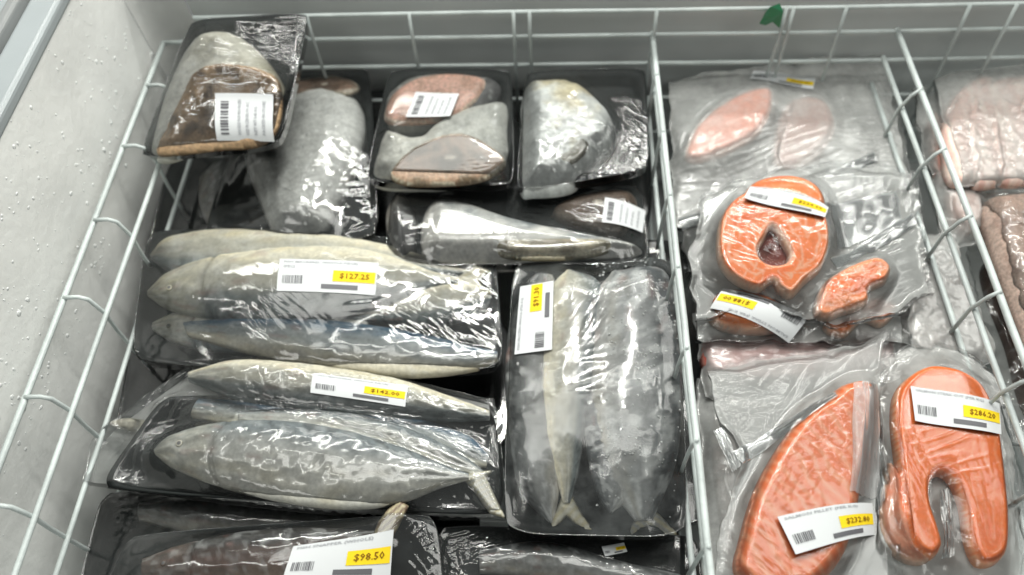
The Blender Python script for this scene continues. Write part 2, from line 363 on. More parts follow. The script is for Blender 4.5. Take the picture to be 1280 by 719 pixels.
def fish(P, dor, ven, T, pal, z0=0.005, tail=None, eye=True, seed=0, label=None, hi=0.0, nose=True, fin=None, fat=1.12, tz=0.0):
    n, K = 130, 44; dz = z0 + T
    a = cr(P.LL(dor, dz), n); b = cr(P.LL(ven, dz), n); C = (a + b) / 2; H = (a - b) / 2 * fat
    w = np.linalg.norm(H, axis=1); wm = w.max(); c = PAL[pal]
    s = np.linspace(0, 1, n); S2, TH = np.meshgrid(s, 2 * math.pi * np.arange(K) / K, indexing='ij'); cv, sv = np.cos(TH), np.sin(TH)
    Ti = T * (w / max(wm, 1e-6))**0.8
    if nose: Ti = np.maximum(Ti, 0.0008)
    hd_ = 1.0 if eye else 0.0
    gl_ = np.exp(-((S2 - 0.205 - 0.035 * cv * cv) / 0.008)**2) * hd_
    mo_ = np.exp(-((cv + 0.25 + S2 * 2) / 0.10)**2) * smooth(.075, .05, S2) * hd_
    g = 0.0016 * gl_ + 0.0010 * mo_; crease = 1 - g * .3 / max(wm, .01)
    XY = C[:, None, :] + H[:, None, :] * (cv * crease)[..., None]
    zz = z0 + T * .92 + Ti[:, None] * np.sign(sv) * np.abs(sv)**0.7 * 0.9 - np.where(sv > 0, g, 0)
    zz = zz + 0.0007 * noise(S2 * 20 + seed, cv * 3, seed) + 0.0003 * noise(S2 * 60, cv * 9, seed + 2)
    V = np.dstack([XY, np.maximum(zz, 0.001)]).reshape(-1, 3)
    d = cv + 0.14 * fbm(S2 * 5 + seed * 3, cv * 1.5, seed + 5)
    col = mix(c['belly'], c['flank'], smooth(-0.80, -0.15, d)); col = mix(col, c['back'], smooth(0.12, 0.60, d))
    band = smooth(0.35, 0.8, cv) * smooth(0.0, 0.35, noise(S2 * 42 + 1.2 * np.sin(cv * 9), cv * 1.5, seed + 9)) * (S2 > .25)
    col = col * (1 - 0.5 * band)[..., None]
    hd = smooth(0.24, 0.17, S2) * hd_
    col = col * (1 - hd[..., None] * .65) + np.array(c['head']) * (1 + 0.5 * noise(S2 * 30, cv * 5, seed))[..., None] * hd[..., None] * .65
    line = np.exp(-((cv - 0.12 - 0.1 * np.sin(S2 * 5)) / 0.04)**2) * (S2 > .22)
    warm = smooth(.1, .6, noise(S2 * 9, cv * 3, seed + 60)) * smooth(.2, -.3, cv)
    col = mix(col, col * np.array((1.05, .98, .80)), .45 * warm)
    frost = smooth(.05, .5, fbm(S2 * 14, cv * 2.5, seed + 70)) * (.55 if pal == 'frozen' else .24)
    col = mix(col, (.68, .70, .69), frost)
    st_ = noise(S2 * 30, cv * 14, seed + 31); sc_ = np.cos(S2 * 330 + cv * 18) * np.cos(S2 * 330 - cv * 18)
    col = col * (1 - 0.22 * line + .10 * st_ + .02 * sc_ * (S2 > .25) + .08 * fbm(S2 * 16, cv * 5, seed + 33))[..., None] * (1 - .5 * gl_ - .5 * mo_)[..., None]
    blood = smooth(.35, .6, noise(S2 * 12, cv * 4, seed + 81)) * .25 * (S2 < .4)
    cols = mix(col, (.30, .12, .09), blood).reshape(-1, 3)
    V = [tuple(q) for q in V.tolist()]
    Fc = [(i * K + k, i * K + (k + 1) % K, (i + 1) * K + (k + 1) % K, (i + 1) * K + k) for i in range(n - 1) for k in range(K)]
    Fc += [tuple(reversed(range(K))), tuple(range((n - 1) * K, n * K))]
    P.obs.append((V, Fc))
    o = link_mesh('fish', V, Fc, M['fish'], P.root, cols=np.array(cols))
    if label: o['label'] = label
    if eye:
        i = int(n * 0.085) + 2; e = C[i] + H[i] * 0.18; r = max(0.0022, min(0.0032, wm * .11))
        zc = z0 + T * .92 + T * (w[i] / wm)**0.8 * 0.93
        Ve = []; ce = []
        for ri in range(6):
            for k in range(14):
                q = ri / 5; an = 2 * math.pi * k / 14
                Ve.append((e[0] + math.cos(an) * r * q, e[1] + math.sin(an) * r * q, zc + 0.0012 * math.sqrt(max(0, 1 - q * q)) - (0.0015 if ri == 5 else 0)))
                ce.append((0.07, 0.07, 0.07) if q < .5 else np.array(c['head']) * .62)
        Fe = [(r_ * 14 + k, r_ * 14 + (k + 1) % 14, (r_ + 1) * 14 + (k + 1) % 14, (r_ + 1) * 14 + k) for r_ in range(5) for k in range(14)]
        link_mesh('eye', Ve, Fe, M['fish'], o, cols=np.array(ce))
    if tail is not None:
        cl = np.array(c['flank']) * 1.1
        pillow(P, 'tail_fin', tail, z0 + T * .75 + tz, 0.0022, 0.003, lambda u, v, d, un, vn: mix(cl, (0.42, 0.38, 0.24), 0.5 + 0.5 * np.sin((un * 3 + vn * 9) * 9)) * 1.0, M['fish'], parent=o, sharp=True)
    if fin is not None:
        pillow(P, 'fin', fin, z0 + T * 1.7, 0.0012, 0.002, lambda u, v, d, un, vn: mix(c['flank'], c['belly'], 0.5 + 0.5 * np.sin(vn * 40)), M['fish'], parent=o)
    return o
def inside(poly, p):
    x, y = p[:, 0], p[:, 1]; r = np.zeros(len(p), bool); n = len(poly); j = n - 1
    for i in range(n):
        xi, yi = poly[i]; xj, yj = poly[j]
        c = ((yi > y) != (yj > y)) & (x < (xj - xi) * (y - yi) / (yj - yi + 1e-12) + xi); r ^= c; j = i
    return r
def dist(polys, p):
    d = np.full(len(p), 1e9)
    for poly in polys:
        a = poly; b = np.roll(poly, -1, 0)
        for q, w in zip(a, b):
            e = w - q; L2 = max(e.dot(e), 1e-12); t = np.clip(((p - q) @ e) / L2, 0, 1)
            d = np.minimum(d, np.linalg.norm(p - (q + t[:, None] * e), axis=1))
    return d
def pillow(P, name, outline, z0, H, R, colf, mat, parent=None, hole=None, tilt=(0, 0), step=0.0017, sharp=False, label=None, lump=0.0, seed=0, flat=False, solid=True):
    dz = z0 + H * 0.6
    o_ = P.LL(outline, dz) if sharp else None
    per = P.LL(outline, dz); L = np.linalg.norm(np.diff(np.vstack([per, per[:1]]), axis=0), axis=1).sum()
    nb = max(24, int(L / (step * 1.1)))
    poly = cr(per, nb, True) if not sharp else np.vstack([np.linspace(per[i], per[(i + 1) % len(per)], 8, endpoint=False) for i in range(len(per))])
    polys = [poly]
    if hole:
        hp = P.LL(hole, dz); polys.append(cr(hp, 36, True))
    lo, hi = poly.min(0), poly.max(0)
    gx, gy = np.meshgrid(np.arange(lo[0], hi[0], step), np.arange(lo[1], hi[1], step))
    gx = gx + (np.arange(gx.shape[0]) % 2)[:, None] * step * .5
    g = np.stack([gx.ravel(), gy.ravel()], 1); ok = inside(poly, g)
    if hole: ok &= ~inside(polys[1], g)
    g = g[ok]; dd = dist(polys, g); k = dd > step * .45; g = g[k]
    bp = np.vstack(polys); pts = [Vector(p) for p in bp] + [Vector(p) for p in g]
    ed = []; b0 = 0
    for q in polys:
        ed += [(b0 + i, b0 + (i + 1) % len(q)) for i in range(len(q))]; b0 += len(q)
    res = delaunay_2d_cdt(pts, ed, [], 0, 1e-7)
    pv = np.array([tuple(v) for v in res[0]]); tri = [tuple(f) for f in res[2]]
    cen = np.array([pv[list(f)].mean(0) for f in tri]); ok = inside(poly, cen)
    if hole: ok &= ~inside(polys[1], cen)
    tri = [f for f, q in zip(tri, ok) if q]
    d = dist(polys, pv); d[d < 1e-6] = 0
    t = np.minimum(d / R, 1); prof = np.sqrt(np.maximum(0, 1 - (1 - t)**2))
    c0 = pv.mean(0); base = z0 + tilt[0] * (pv[:, 0] - c0[0]) + tilt[1] * (pv[:, 1] - c0[1])
    z = base + H * prof
    if lump: z = z + lump * fbm(pv[:, 0] * 60, pv[:, 1] * 60, seed) * prof
    un = (pv[:, 0] - lo[0]) / (hi[0] - lo[0]); vn = (pv[:, 1] - lo[1]) / (hi[1] - lo[1])
    cols = colf(pv[:, 0], pv[:, 1], d, un, vn)
    n = len(pv); edge = d < 1e-6
    V = [(p[0], p[1], q) for p, q in zip(pv, z)]; idx = {}
    zb = base - (0 if sharp else 0.0)
    cols2 = list(cols)
    for i in range(n):
        if edge[i]: idx[i] = i
        else:
            idx[i] = len(V); V.append((pv[i][0], pv[i][1], max(base[i] - 0.0006, 0.0004) if flat or sharp else min(z[i] - .0005, max(base[i] - 0.001, 0.0004)))); cols2.append(cols[i])
    def ccw(f):
        a, b, c = pv[f[0]], pv[f[1]], pv[f[2]]; return (b[0] - a[0]) * (c[1] - a[1]) - (b[1] - a[1]) * (c[0] - a[0]) > 0
    top = [f if ccw(f) else f[::-1] for f in tri]; Fc = top + [tuple(idx[i] for i in f[::-1]) for f in top]
    Fc = [f for f in Fc]
    if solid: P.obs.append(([tuple(v) for v in V[:n]], top))
    o = link_mesh(name, V, Fc, mat, parent or P.root, cols=np.array(cols2))
    if label: o['label'] = label
    return o

def wrap(P, sides, mat, edge=None, nx=150, ny=100, wr=(), rnd=0.0, labels=(), bag=False, sag=0.0, iters=500, seed=0, wob=0.0, base=0.0005, clear=0.0007, crumple=None, name='plastic_film'):
    """stretch a film over the contents: a membrane resting on an obstacle, then wrinkled"""
    h = P.tray_h + .0015 if edge is None else edge
    if crumple is None: crumple = 0.0034 if bag else 0.0005
    S, T = np.meshgrid(np.linspace(0, 1, nx), np.linspace(0, 1, ny)); G = coons(P, sides, h, S, T, rnd)
    if wob:
        e = np.minimum(np.minimum(S, 1 - S), np.minimum(T, 1 - T)); m = np.exp(-(e / 0.06)**2)
        G[..., 0] += wob * m * fbm(G[..., 0] * 35, G[..., 1] * 35, seed + 2); G[..., 1] += wob * m * fbm(G[..., 0] * 35 + 9, G[..., 1] * 35, seed + 3)
    V0 = []; F0 = []
    for v, f in P.obs:
        b = len(V0); V0 += [tuple(map(float, q)) for q in v]; F0 += [tuple(b + int(i) for i in g) for g in f]
    obs = np.full(S.shape, 0.0)
    if F0:
        tree = BVHTree.FromPolygons(V0, F0); dn = Vector((0, 0, -1))
        for j in range(ny):
            for i in range(nx):
                hit = tree.ray_cast(Vector((G[j, i, 0], G[j, i, 1], 0.3)), dn)
                if hit[0] is not None: obs[j, i] = hit[0].z
    obs = np.maximum(obs + clear, base)
    z = np.maximum(obs, h); ez = np.full(S.shape, h)
    if bag: ez = h + 0.0035 * fbm(G[..., 0] * 30, G[..., 1] * 30, seed + 21) + .001; ez = np.maximum(ez, base)
    def bc(z):
        z[0], z[-1], z[:, 0], z[:, -1] = ez[0], ez[-1], ez[:, 0], ez[:, -1]
    bc(z)
    for it in range(iters):
        a = np.empty_like(z); a[1:-1, 1:-1] = 0.25 * (z[:-2, 1:-1] + z[2:, 1:-1] + z[1:-1, :-2] + z[1:-1, 2:]); mx_ = np.maximum((z[:-2, 1:-1] + z[2:, 1:-1]), (z[1:-1, :-2] + z[1:-1, 2:])) * .5; tt = 0.25 if bag else 0.6; a[1:-1, 1:-1] = a[1:-1, 1:-1] * (1 - tt) + mx_ * tt - sag * 1e-5
        z[1:-1, 1:-1] = np.maximum(a[1:-1, 1:-1], obs[1:-1, 1:-1])
    z0_ = z.copy()
    for _ in range(6): z[1:-1, 1:-1] = .5 * z[1:-1, 1:-1] + .125 * (z[:-2, 1:-1] + z[2:, 1:-1] + z[1:-1, :-2] + z[1:-1, 2:])
    z[1:-1, 1:-1] += np.maximum(0, (obs - z)[1:-1, 1:-1]).clip(0, .001)
    free = smooth(0.0002, 0.002, z0_ - obs)
    mask = np.ones(S.shape)
    for lb in labels:
        q = P.LL(lb, h + .004); c = q.mean(0); big = c + (q - c) * 1.12
        ins = inside(big, G.reshape(-1, 2)).reshape(S.shape)
        dl = dist([big], G.reshape(-1, 2)).reshape(S.shape); mask *= np.where(ins, 0.0, smooth(0, 0.008, dl))
    e = np.minimum(np.minimum(S, 1 - S), np.minimum(T, 1 - T)); em = smooth(0.0, 0.025, e)
    X, Y = G[..., 0], G[..., 1]
    for k, w in enumerate(wr):
        ang = math.radians(w.get('ang', 0)); ca, sa = math.cos(ang), math.sin(ang)
        al = X * ca + Y * sa; ac = -X * sa + Y * ca
        wx = w.get('warp', 0.002)
        ac2 = ac + wx * fbm(X * 18, Y * 18, seed + 40 + k); sp = w.get('sp', 0.006) * (1 if 'at' in w else 1.7); ln = w.get('len', 0.05) * (1.3 if 'at' in w else 2.2)
        q = noise(ac2 / sp + al / ln * .3, al / ln, seed + 50 + k)
        rdg = np.clip(1 - np.abs(q) * w.get('sharp', 2.6), 0, 1)**1.6
        am = w.get('amp', 0.0008) * ((0.7 if bag else 0.42) if 'at' in w else (0.45 if bag else 0.22))
        loc = 1.0
        if 'at' in w:
            c = P.L(*w['at'], h); rr = w['rad']; loc = np.exp(-(((X - c[0])**2 + (Y - c[1])**2) / rr**2))
        else: loc = smooth(0.05, 0.5, noise(X * 11, Y * 11, seed + 80 + k))
        z = z + am * rdg * loc * ((0.26 if 'at' in w else 0.06) + 0.60 * free) * mask * em
    if crumple:
        wx = noise(X * 25, Y * 25, seed + 60) * .5
        cr_ = np.abs(noise(X / .042 + wx, Y / .06, seed + 61)) + 0.30 * np.abs(noise(X / .022 + Y / .03, Y / .020 - X / .04, seed + 62))
        z = z + crumple * cr_ * (0.04 + 0.96 * free) * mask * em
    V = np.dstack([G, z]).reshape(-1, 3).tolist()
    Fc = [(j * nx + i, (j + 1) * nx + i, (j + 1) * nx + i + 1, j * nx + i + 1) for j in range(ny - 1) for i in range(nx - 1)]
    # skirt down the side and under
    ring = [i for i in range(nx)] + [j * nx + nx - 1 for j in range(1, ny)] + [(ny - 1) * nx + i for i in range(nx - 2, -1, -1)] + [j * nx for j in range(ny - 2, 0, -1)]
    ctr = np.array([V[i] for i in ring])[:, :2].mean(0); m = len(ring); cur = ring
    steps = [(0.995, 0.5), (0.93, 0.0)] if not bag else [(0.996, 0.0)]
    for sc, zf in steps:
        nb = []
        for i in ring:
            p = V[i]; q = ctr + (np.array(p[:2]) - ctr) * sc; nb.append(len(V)); V.append([q[0], q[1], p[2] * zf - (0.0004 if zf == 0 else 0)])
        Fc += [(cur[(k + 1) % m], nb[(k + 1) % m], nb[k], cur[k])[::-1] for k in range(m)]; cur = nb
    o = link_mesh(name, V, Fc, mat, P.root)
    if bag:
        k = 4; Gb = G[::k, ::k]; nb_, mb_ = Gb.shape[:2]; c_ = G.reshape(-1, 2).mean(0)
        Vb = [((q[0] - c_[0]) * .985 + c_[0], (q[1] - c_[1]) * .985 + c_[1], 0.0003) for q in Gb.reshape(-1, 2)]
        link_mesh('bag_back', Vb, [(j * mb_ + i, (j + 1) * mb_ + i, (j + 1) * mb_ + i + 1, j * mb_ + i + 1) for j in range(nb_ - 1) for i in range(mb_ - 1)], M['backm'], P.root)
    P.bvh = BVHTree.FromPolygons([tuple(v) for v in V[:nx * ny]], Fc[:(ny - 1) * (nx - 1)])
    return o

def fold(P, c, mat='foldm', up=0.0012, h=0.02):
    """a doubled-over flap of the bag lying on its own film"""
    Q = P.LL(c, h); nx, ny = 36, 9; V = []; F_ = []
    for j in range(ny + 1):
        for i in range(nx + 1):
            a, b = i / nx, j / ny; q = (1 - b) * ((1 - a) * Q[0] + a * Q[1]) + b * ((1 - a) * Q[3] + a * Q[2])
            q = q + 0.0015 * np.array([noise(a * 6, b * 2, 5), noise(a * 6, b * 2, 6)]) * 1.0
            r = P.bvh.ray_cast(Vector((q[0], q[1], 0.3)), Vector((0, 0, -1))); z = r[0].z if r[0] is not None else 0.004
            V.append((q[0], q[1], z + up + 0.0016 * math.sin(math.pi * b) * (0.6 + 0.6 * float(noise(a * 5, b * 3, 8)))))
    n = len(V); V += [(v[0], v[1], v[2] - .0007) for v in V]
    for j in range(ny):
        for i in range(nx):
            k = j * (nx + 1) + i; f = (k, k + nx + 1, k + nx + 2, k + 1); F_ += [f, tuple(n + q for q in f[::-1])]
    return link_mesh('bag_fold', V, F_, M[mat], P.root)
def crystals(P, c, n, mat='frost', rmax=.0011, seed=0):
    rs = random.Random(seed); Q = P.LL(c, .015); V = []; F_ = []; k = 0
    while k < n:
        a, b = rs.random(), rs.random(); q = (1 - b) * ((1 - a) * Q[0] + a * Q[1]) + b * ((1 - a) * Q[3] + a * Q[2])
        if rs.random() > .15 + 1.3 * max(0, float(noise(q[0] * 40, q[1] * 40, seed))): k += .2; continue
        r_ = P.bvh.ray_cast(Vector((q[0], q[1], 0.3)), Vector((0, 0, -1)))
        if r_[0] is None: continue
        r = rs.uniform(.0003, rmax); b0 = len(V); k += 1
        for w in ico: V.append((q[0] + w[0] * r * rs.uniform(.7, 1.4), q[1] + w[1] * r, r_[0].z - .0004 + w[2] * r * .35))
        F_ += [tuple(b0 + i for i in f) for f in icof]
    return link_mesh('ice_crystals', V, F_, M[mat], P.root, kind='stuff')
_txt = {}
def text_mesh(s):
    if s in _txt: return _txt[s]
    cu = bpy.data.curves.new('t', 'FONT'); cu.body = s; cu.resolution_u = 1; cu.offset = 0.012
    o = bpy.data.objects.new('t', cu); COL.objects.link(o); dg = bpy.context.evaluated_depsgraph_get()
    me = o.evaluated_get(dg).to_mesh(); v = np.array([tuple(q.co)[:2] for q in me.vertices]); f = [tuple(p.vertices) for p in me.polygons]
    o.evaluated_get(dg).to_mesh_clear(); bpy.data.objects.remove(o); bpy.data.curves.remove(cu)
    v = (v - v.min(0)) / (v.max(0) - v.min(0)); v[:, 1] = 1 - v[:, 1]; _txt[s] = (v, f); return _txt[s]
def sticker(P, c, style='price', title='FISH MACKEREL (WHOLE PIECE)', sub='SPECS', price='$127.25', lift=0.0006, seed=0, label=None, flatz=None, bend=0.0):
    rs = random.Random(seed); dz = 0.02
    ctr = np.mean(c, axis=0)
    def fz_(u, v):
        h = P.bvh.ray_cast(Vector((u, v, 0.3)), Vector((0, 0, -1))); return h[0].z if h[0] is not None else None
    for _ in range(3):
        q = P.L(*ctr, dz); r = fz_(*q); dz = r if r is not None else dz
    Q = P.LL(c, dz)
    def uv(a, b): return (1 - b) * ((1 - a) * Q[0] + a * Q[1]) + b * ((1 - a) * Q[3] + a * Q[2])
    A = []; Bz = []
    for a in np.linspace(0, 1, 13):
        for b in np.linspace(0, 1, 7):
            p = uv(a, b); r = fz_(*p)
            if r is not None: A.append([1, a, b, a * a, a * b, b * b, a**3, a*a*b]); Bz.append(r)
    A = np.array(A); Bz = np.array(Bz); co, *_ = np.linalg.lstsq(A, Bz, rcond=None); res = (Bz - A @ co).max()
    off = min(res, 0.0045) + lift
    def pt(a, b, up=0):
        p = uv(a, b); z = float(np.dot([1, a, b, a * a, a * b, b * b, a**3, a*a*b], co)) + off + up; return (p[0], p[1], z)
    nx, ny = 16, 8
    V = [pt(i / nx, j / ny) for j in range(ny + 1) for i in range(nx + 1)] ; m = len(V)
    V += [(v[0], v[1], v[2] - 0.0003) for v in V]
    Fc = []
    for j in range(ny):
        for i in range(nx):
            a = j * (nx + 1) + i; f = (a, a + nx + 1, a + nx + 2, a + 1); Fc.append(f); Fc.append(tuple(m + q for q in f[::-1]))
    o = link_mesh('price_sticker' if style == 'price' else 'barcode_sticker', V, Fc, M['paper'], P.root)
    if label: o['label'] = label
    def rect(a0, b0, a1, b1, up, n=4):
        vs = [pt(a0 + (a1 - a0) * i / n, b, up) for b in (b0, (b0 + b1) / 2, b1) for i in range(n + 1)]
        fs = [(r * (n + 1) + i, (r + 1) * (n + 1) + i, (r + 1) * (n + 1) + i + 1, r * (n + 1) + i + 1) for r in range(2) for i in range(n)]
        return vs, fs
    def put(name, parts, mat):
        VV = []; FF = []
        for v, f in parts: b = len(VV); VV += v; FF += [tuple(b + i for i in g) for g in f]
        return link_mesh(name, VV, FF, M[mat], o, smoothf=False)
    def text(s, a0, b0, a1, b1, up, name, mat):
        v, f = text_mesh(s); return put(name, [([pt(a0 + (a1 - a0) * q[0], b0 + (b1 - b0) * q[1], up) for q in v], f)], mat)
    def bars(a0, b0, a1, b1):
        a = a0; pr = []
        while a < a1:
            w = rs.choice((.006, .009, .014)) * (a1 - a0) / 0.21; pr.append(rect(a, b0, min(a + w, a1), b1, 0.0005, 1)); a += w + rs.choice((.006, .008, .012)) * (a1 - a0) / 0.21
        return put('barcode', pr, 'ink')
    if style == 'price':
        text(title, .05, .06, .80, .15, 0.0005, 'title_text', 'greyink')
        if sub: text(sub, .05, .20, .17, .29, 0.0005, 'second_line', 'greyink')
        bars(.05, .53, .26, .78)
        put('price_field', [rect(.56, .34, .985, .68, 0.0004)], 'yellow')
        text(price, .63, .42, .93, .61, 0.0008, 'price_text', 'priceink')
        put('date_bar', [rect(.45, .77, .82, .90, 0.0004)], 'ink')
    else:
        bars(.10, .10, .86, .24)
        for k, (b, a1) in enumerate(((.40, .86), (.54, .80), (.68, .70), (.82, .84))):
            text(('FISH HEAD PACK FRESH FROZEN', 'KEEP FROZEN BELOW -18 C', 'NET WT 0.45 KG', 'PACKED IN STORE')[k], .10, b, a1, b + .055, 0.0005, 'text_line', 'greyink')
    return o

# colour rules -------------------------------------------------------
def c_skin(base=(0.42, 0.43, 0.40), dark=(0.16, 0.17, 0.17), dirv=(0, 1), seed=0, sc=22, lo=0.2, hi=0.8):
    def f(u, v, d, un, vn):
        q = un * dirv[0] + vn * dirv[1] + 0.25 * fbm(u * sc, v * sc, seed)
        c = mix(base, dark, smooth(lo, hi, q)); st = noise(u * 60 + v * 25, v * 160 - u * 40, seed + 9)
        c = mix(c, np.array(dark) * .8, .25 * smooth(.15, .55, st)); c = mix(c, (0.80, 0.82, 0.80), .5 * smooth(.3, .8, noise(u * 160, v * 160, seed + 12)))
        sc_ = np.cos(u * 1050 + 3 * noise(u * 30, v * 30, seed)) * np.cos(v * 850 + u * 500)
        return c * (1 + 0.12 * fbm(u * 90, v * 90, seed + 3)[:, None]) * (1 + .06 * sc_[:, None])
    return f
def c_cut(flesh=(0.28, 0.17, 0.09), rim=(0.62, 0.56, 0.42), rw=0.004, seed=0, dark=(0.10, 0.06, 0.035)):
    def f(u, v, d, un, vn):
        q = fbm(u * 45, v * 45, seed)
        c = mix(flesh, dark, smooth(-0.1, 0.6, q)); th = np.arctan2(vn - .42, un - .5); rr = np.hypot(vn - .42, un - .5)
        ln_ = np.clip(1 - np.abs(((th * 8 / math.pi + 1.3 * q + rr * 3) % 1) - .5) * 7, 0, 1); c = mix(c, np.array(rim) * .8, .30 * ln_)
        c = mix(c, np.array(dark) * .6, .7 * smooth(.22, .08, rr + .05 * q)); c = mix(c, (.62, .56, .46), .8 * smooth(.06, .04, np.hypot(vn - .5, un - .52)))
        c = mix(rim, c, smooth(rw * .5, rw * 1.6, d + 0.0015 * q)); c = np.where((d < 1e-6)[:, None], np.array(dark), c); return c * (1 + .2 * noise(u * 300, v * 300, seed)[:, None])
    return f
def c_salmon(base=(1.0, 0.24, 0.045), pale=(1.0, 0.60, 0.40), skin=(0.66, 0.54, 0.46), seed=0, sp=0.0065, sw=0.0016, deep=(0.93, 0.17, 0.03), k=0.42, flk=0.7):
    def f(u, v, d, un, vn):
        q = fbm(u * 28, v * 28, seed); ph = (d + 0.004 * q + 0.35 * np.abs(un - .5) * 0.03) / sp
        line = np.clip(1 - np.abs((ph % 1) - .5) * 6, 0, 1)
        th = np.arctan2(vn - .5, un - .5) * 7 / math.pi + 1.6 * q + d * 60
        line = np.maximum(line, flk * np.clip(1 - np.abs((th % 1) - .5) * 9, 0, 1))
        c = mix(base, deep, smooth(0.0, 0.8, q)); c = mix(c, pale, line * k); c = mix(pale, c, smooth(sw, sw * 2.2, d)); return mix(skin, c, smooth(sw * .4, sw, d))
    return f

W_ = lambda **k: k
#@DATA
SK = M['fish']; FL = M['flesh']; SA = M['salmon']
# ---------------- lower layer, seen in the gaps
G1 = 'black trays lying deep in the basket'
def low(label, c, z, fishes=(), wr_amp=0.0012, seed=0, pal='dark', ang=20, at_=None):
    P = Pack('fish_tray', label, 'fish package', tuple(np.mean(c, axis=0)), z)
    tray(P, c, 0.016)
    for k, (d, v) in enumerate(fishes): fish(P, d, v, 0.011, pal, eye=False, seed=seed + k)
    wr = [W_(ang=ang, sp=0.006, len=0.03, amp=wr_amp), W_(ang=ang + 70, sp=0.009, len=0.03, amp=wr_amp)]
    if at_: wr += [W_(ang=a, sp=0.004, len=0.014, amp=0.0022, at=q, rad=r) for q, r, a in at_]
    wrap(P, sides_from(c), M['cling'], nx=130, ny=80, wr=wr, seed=seed, rnd=0.05); return P
low('shadowed black tray at the left edge below the silver fish tail piece', [(212, 196), (470, 196), (460, 345), (176, 345)], -0.055,
    [([(262, 210), (285, 200), (306, 230), (318, 290)], [(250, 225), (252, 250), (260, 275), (275, 300)])], seed=11)
low('dark tray between the two wide mackerel packs, mostly hidden', [(168, 400), (640, 400), (640, 560), (140, 560)], -0.075, seed=12)
low('dark tray of grey fish below the wide bagged mackerel', [(128, 612), (600, 628), (600, 740), (95, 740)], -0.072,
    [([(175, 630), (260, 622), (360, 632), (450, 640)], [(175, 650), (260, 668), (360, 670), (450, 662)])], seed=13, at_=[((150, 640), .02, 10)])
PJ = low('black wrapped tray with crumpled film below the frosty upright pack', [(548, 655), (872, 668), (885, 800), (530, 800)], -0.05,
    [([(600, 690), (680, 680), (780, 705), (850, 720)], [(600, 715), (680, 722), (780, 740), (850, 750)])], seed=14,
    at_=[((578, 672), .018, 30), ((600, 655), .02, 100), ((752, 690), .014, 60), ((545, 700), .02, -50)], wr_amp=0.0016)
sticker(PJ, [(752, 684), (780, 678), (784, 690), (756, 697)], price='$91.30', title='FISH FROZEN', sub=None, seed=3)
low('dark tray in the gap right of the upright frosty fish', [(640, 300), (880, 300), (890, 660), (640, 660)], -0.075, seed=15)
low('black tray behind the cut fish chunks at the back', [(440, 110), (812, 105), (815, 300), (450, 300)], -0.06, seed=16)

# ---------------- silver tail piece, behind the tilted tray
B = Pack('fish_tray', 'black tray with one thick silver tail piece, scaly, left of the two-chunk tray', 'fish package', (370, 190), -0.022, 0, 0.03)
cB = [(325, 82), (463, 84), (474, 300), (250, 300)]; tray(B, cB, 0.016)
pillow(B, 'fish_piece', [(345, 118), (395, 106), (440, 114), (455, 145), (446, 190), (424, 240), (398, 286), (370, 296), (338, 285), (318, 240), (302, 195), (310, 150)], 0.005, 0.028, 0.026,
       c_skin((0.66, 0.67, 0.64), (0.40, 0.41, 0.39), (0.5, -.6), 4, lo=-.2, hi=.7), SK, lump=0.0012, seed=3)
pillow(B, 'cut_face', [(362, 101), (385, 92), (415, 88), (442, 97), (449, 112), (432, 122), (395, 120), (368, 128)], 0.022, 0.007, 0.012, c_cut((0.26, 0.17, 0.12), (0.48, 0.43, 0.34), .0035, 2), FL, tilt=(0, -0.3))
wrap(B, sides_from(cB), M['cling'], wr=[W_(ang=60, sp=.005, len=.03, amp=.0009), W_(ang=-20, sp=.004, len=.02, amp=.0010), W_(ang=20, sp=.004, len=.02, amp=0.00099, at=(450, 245), rad=.02), W_(ang=40, sp=.003, len=.012, amp=.0014, at=(435, 95), rad=.02)], seed=21, crumple=0.0012, rnd=.05, nx=140, ny=150)

crystals(B, [(345, 150), (450, 130), (440, 290), (320, 285)], 160, seed=5)
# ---------------- fish piece, white highlight painted into its skin colour, front of the two chunk trays
E_ = Pack('fish_tray', 'black tray with long pale cut piece and dark blue skin, below the two back trays', 'fish package', (645, 275), -0.024)
cE = [(490, 236), (802, 230), (812, 330), (480, 332)]; tray(E_, cE, 0.014)
pillow(E_, 'fish_piece', [(484, 300), (480, 262), (496, 238), (512, 246), (520, 275), (516, 315), (500, 325)], 0.004, 0.022, 0.02, c_skin((0.20, 0.19, 0.17), (0.12, 0.12, 0.12), (1, 0), 3), SK, label='narrow grey brown fish piece')
pillow(E_, 'fish_piece', [(524, 305), (528, 262), (548, 246), (585, 250), (640, 268), (720, 286), (792, 300), (798, 318), (700, 325), (590, 328), (540, 325)], 0.004, 0.026, 0.022, c_skin((0.78, 0.77, 0.72), (0.13, 0.16, 0.18), (.6, .7), 9, lo=.45, hi=1.0), SK, label='silver and blue skinned fish piece with a painted white highlight')
pillow(E_, 'cut_face', [(603, 291), (650, 287), (720, 291), (768, 300), (750, 316), (690, 322), (635, 320), (612, 308)], 0.020, 0.009, 0.012, c_cut((0.55, 0.49, 0.35), (0.72, 0.67, 0.52), .003, 7, (0.20, 0.17, 0.10)), FL)
pillow(E_, 'fish_piece', [(690, 262), (715, 243), (755, 234), (790, 238), (800, 262), (780, 285), (735, 280)], 0.004, 0.020, 0.016, c_cut((0.17, 0.12, 0.09), (0.24, 0.19, 0.15), .004, 5), FL, label='brown cut fish piece')
lE = [(752, 280), (756, 250), (808, 259), (804, 287)]
wrap(E_, sides_from(cE), M['cling'], wr=[W_(ang=-20, sp=.005, len=.04, amp=.0011), W_(ang=-12, sp=.0035, len=.03, amp=0.00099, at=(700, 270), rad=.04), W_(ang=-60, sp=.005, len=.02, amp=0.00083, at=(620, 300), rad=.03)], labels=[lE], seed=22, crumple=0.0012, rnd=.05, nx=200, ny=80)
sticker(E_, lE, 'plain', seed=8)

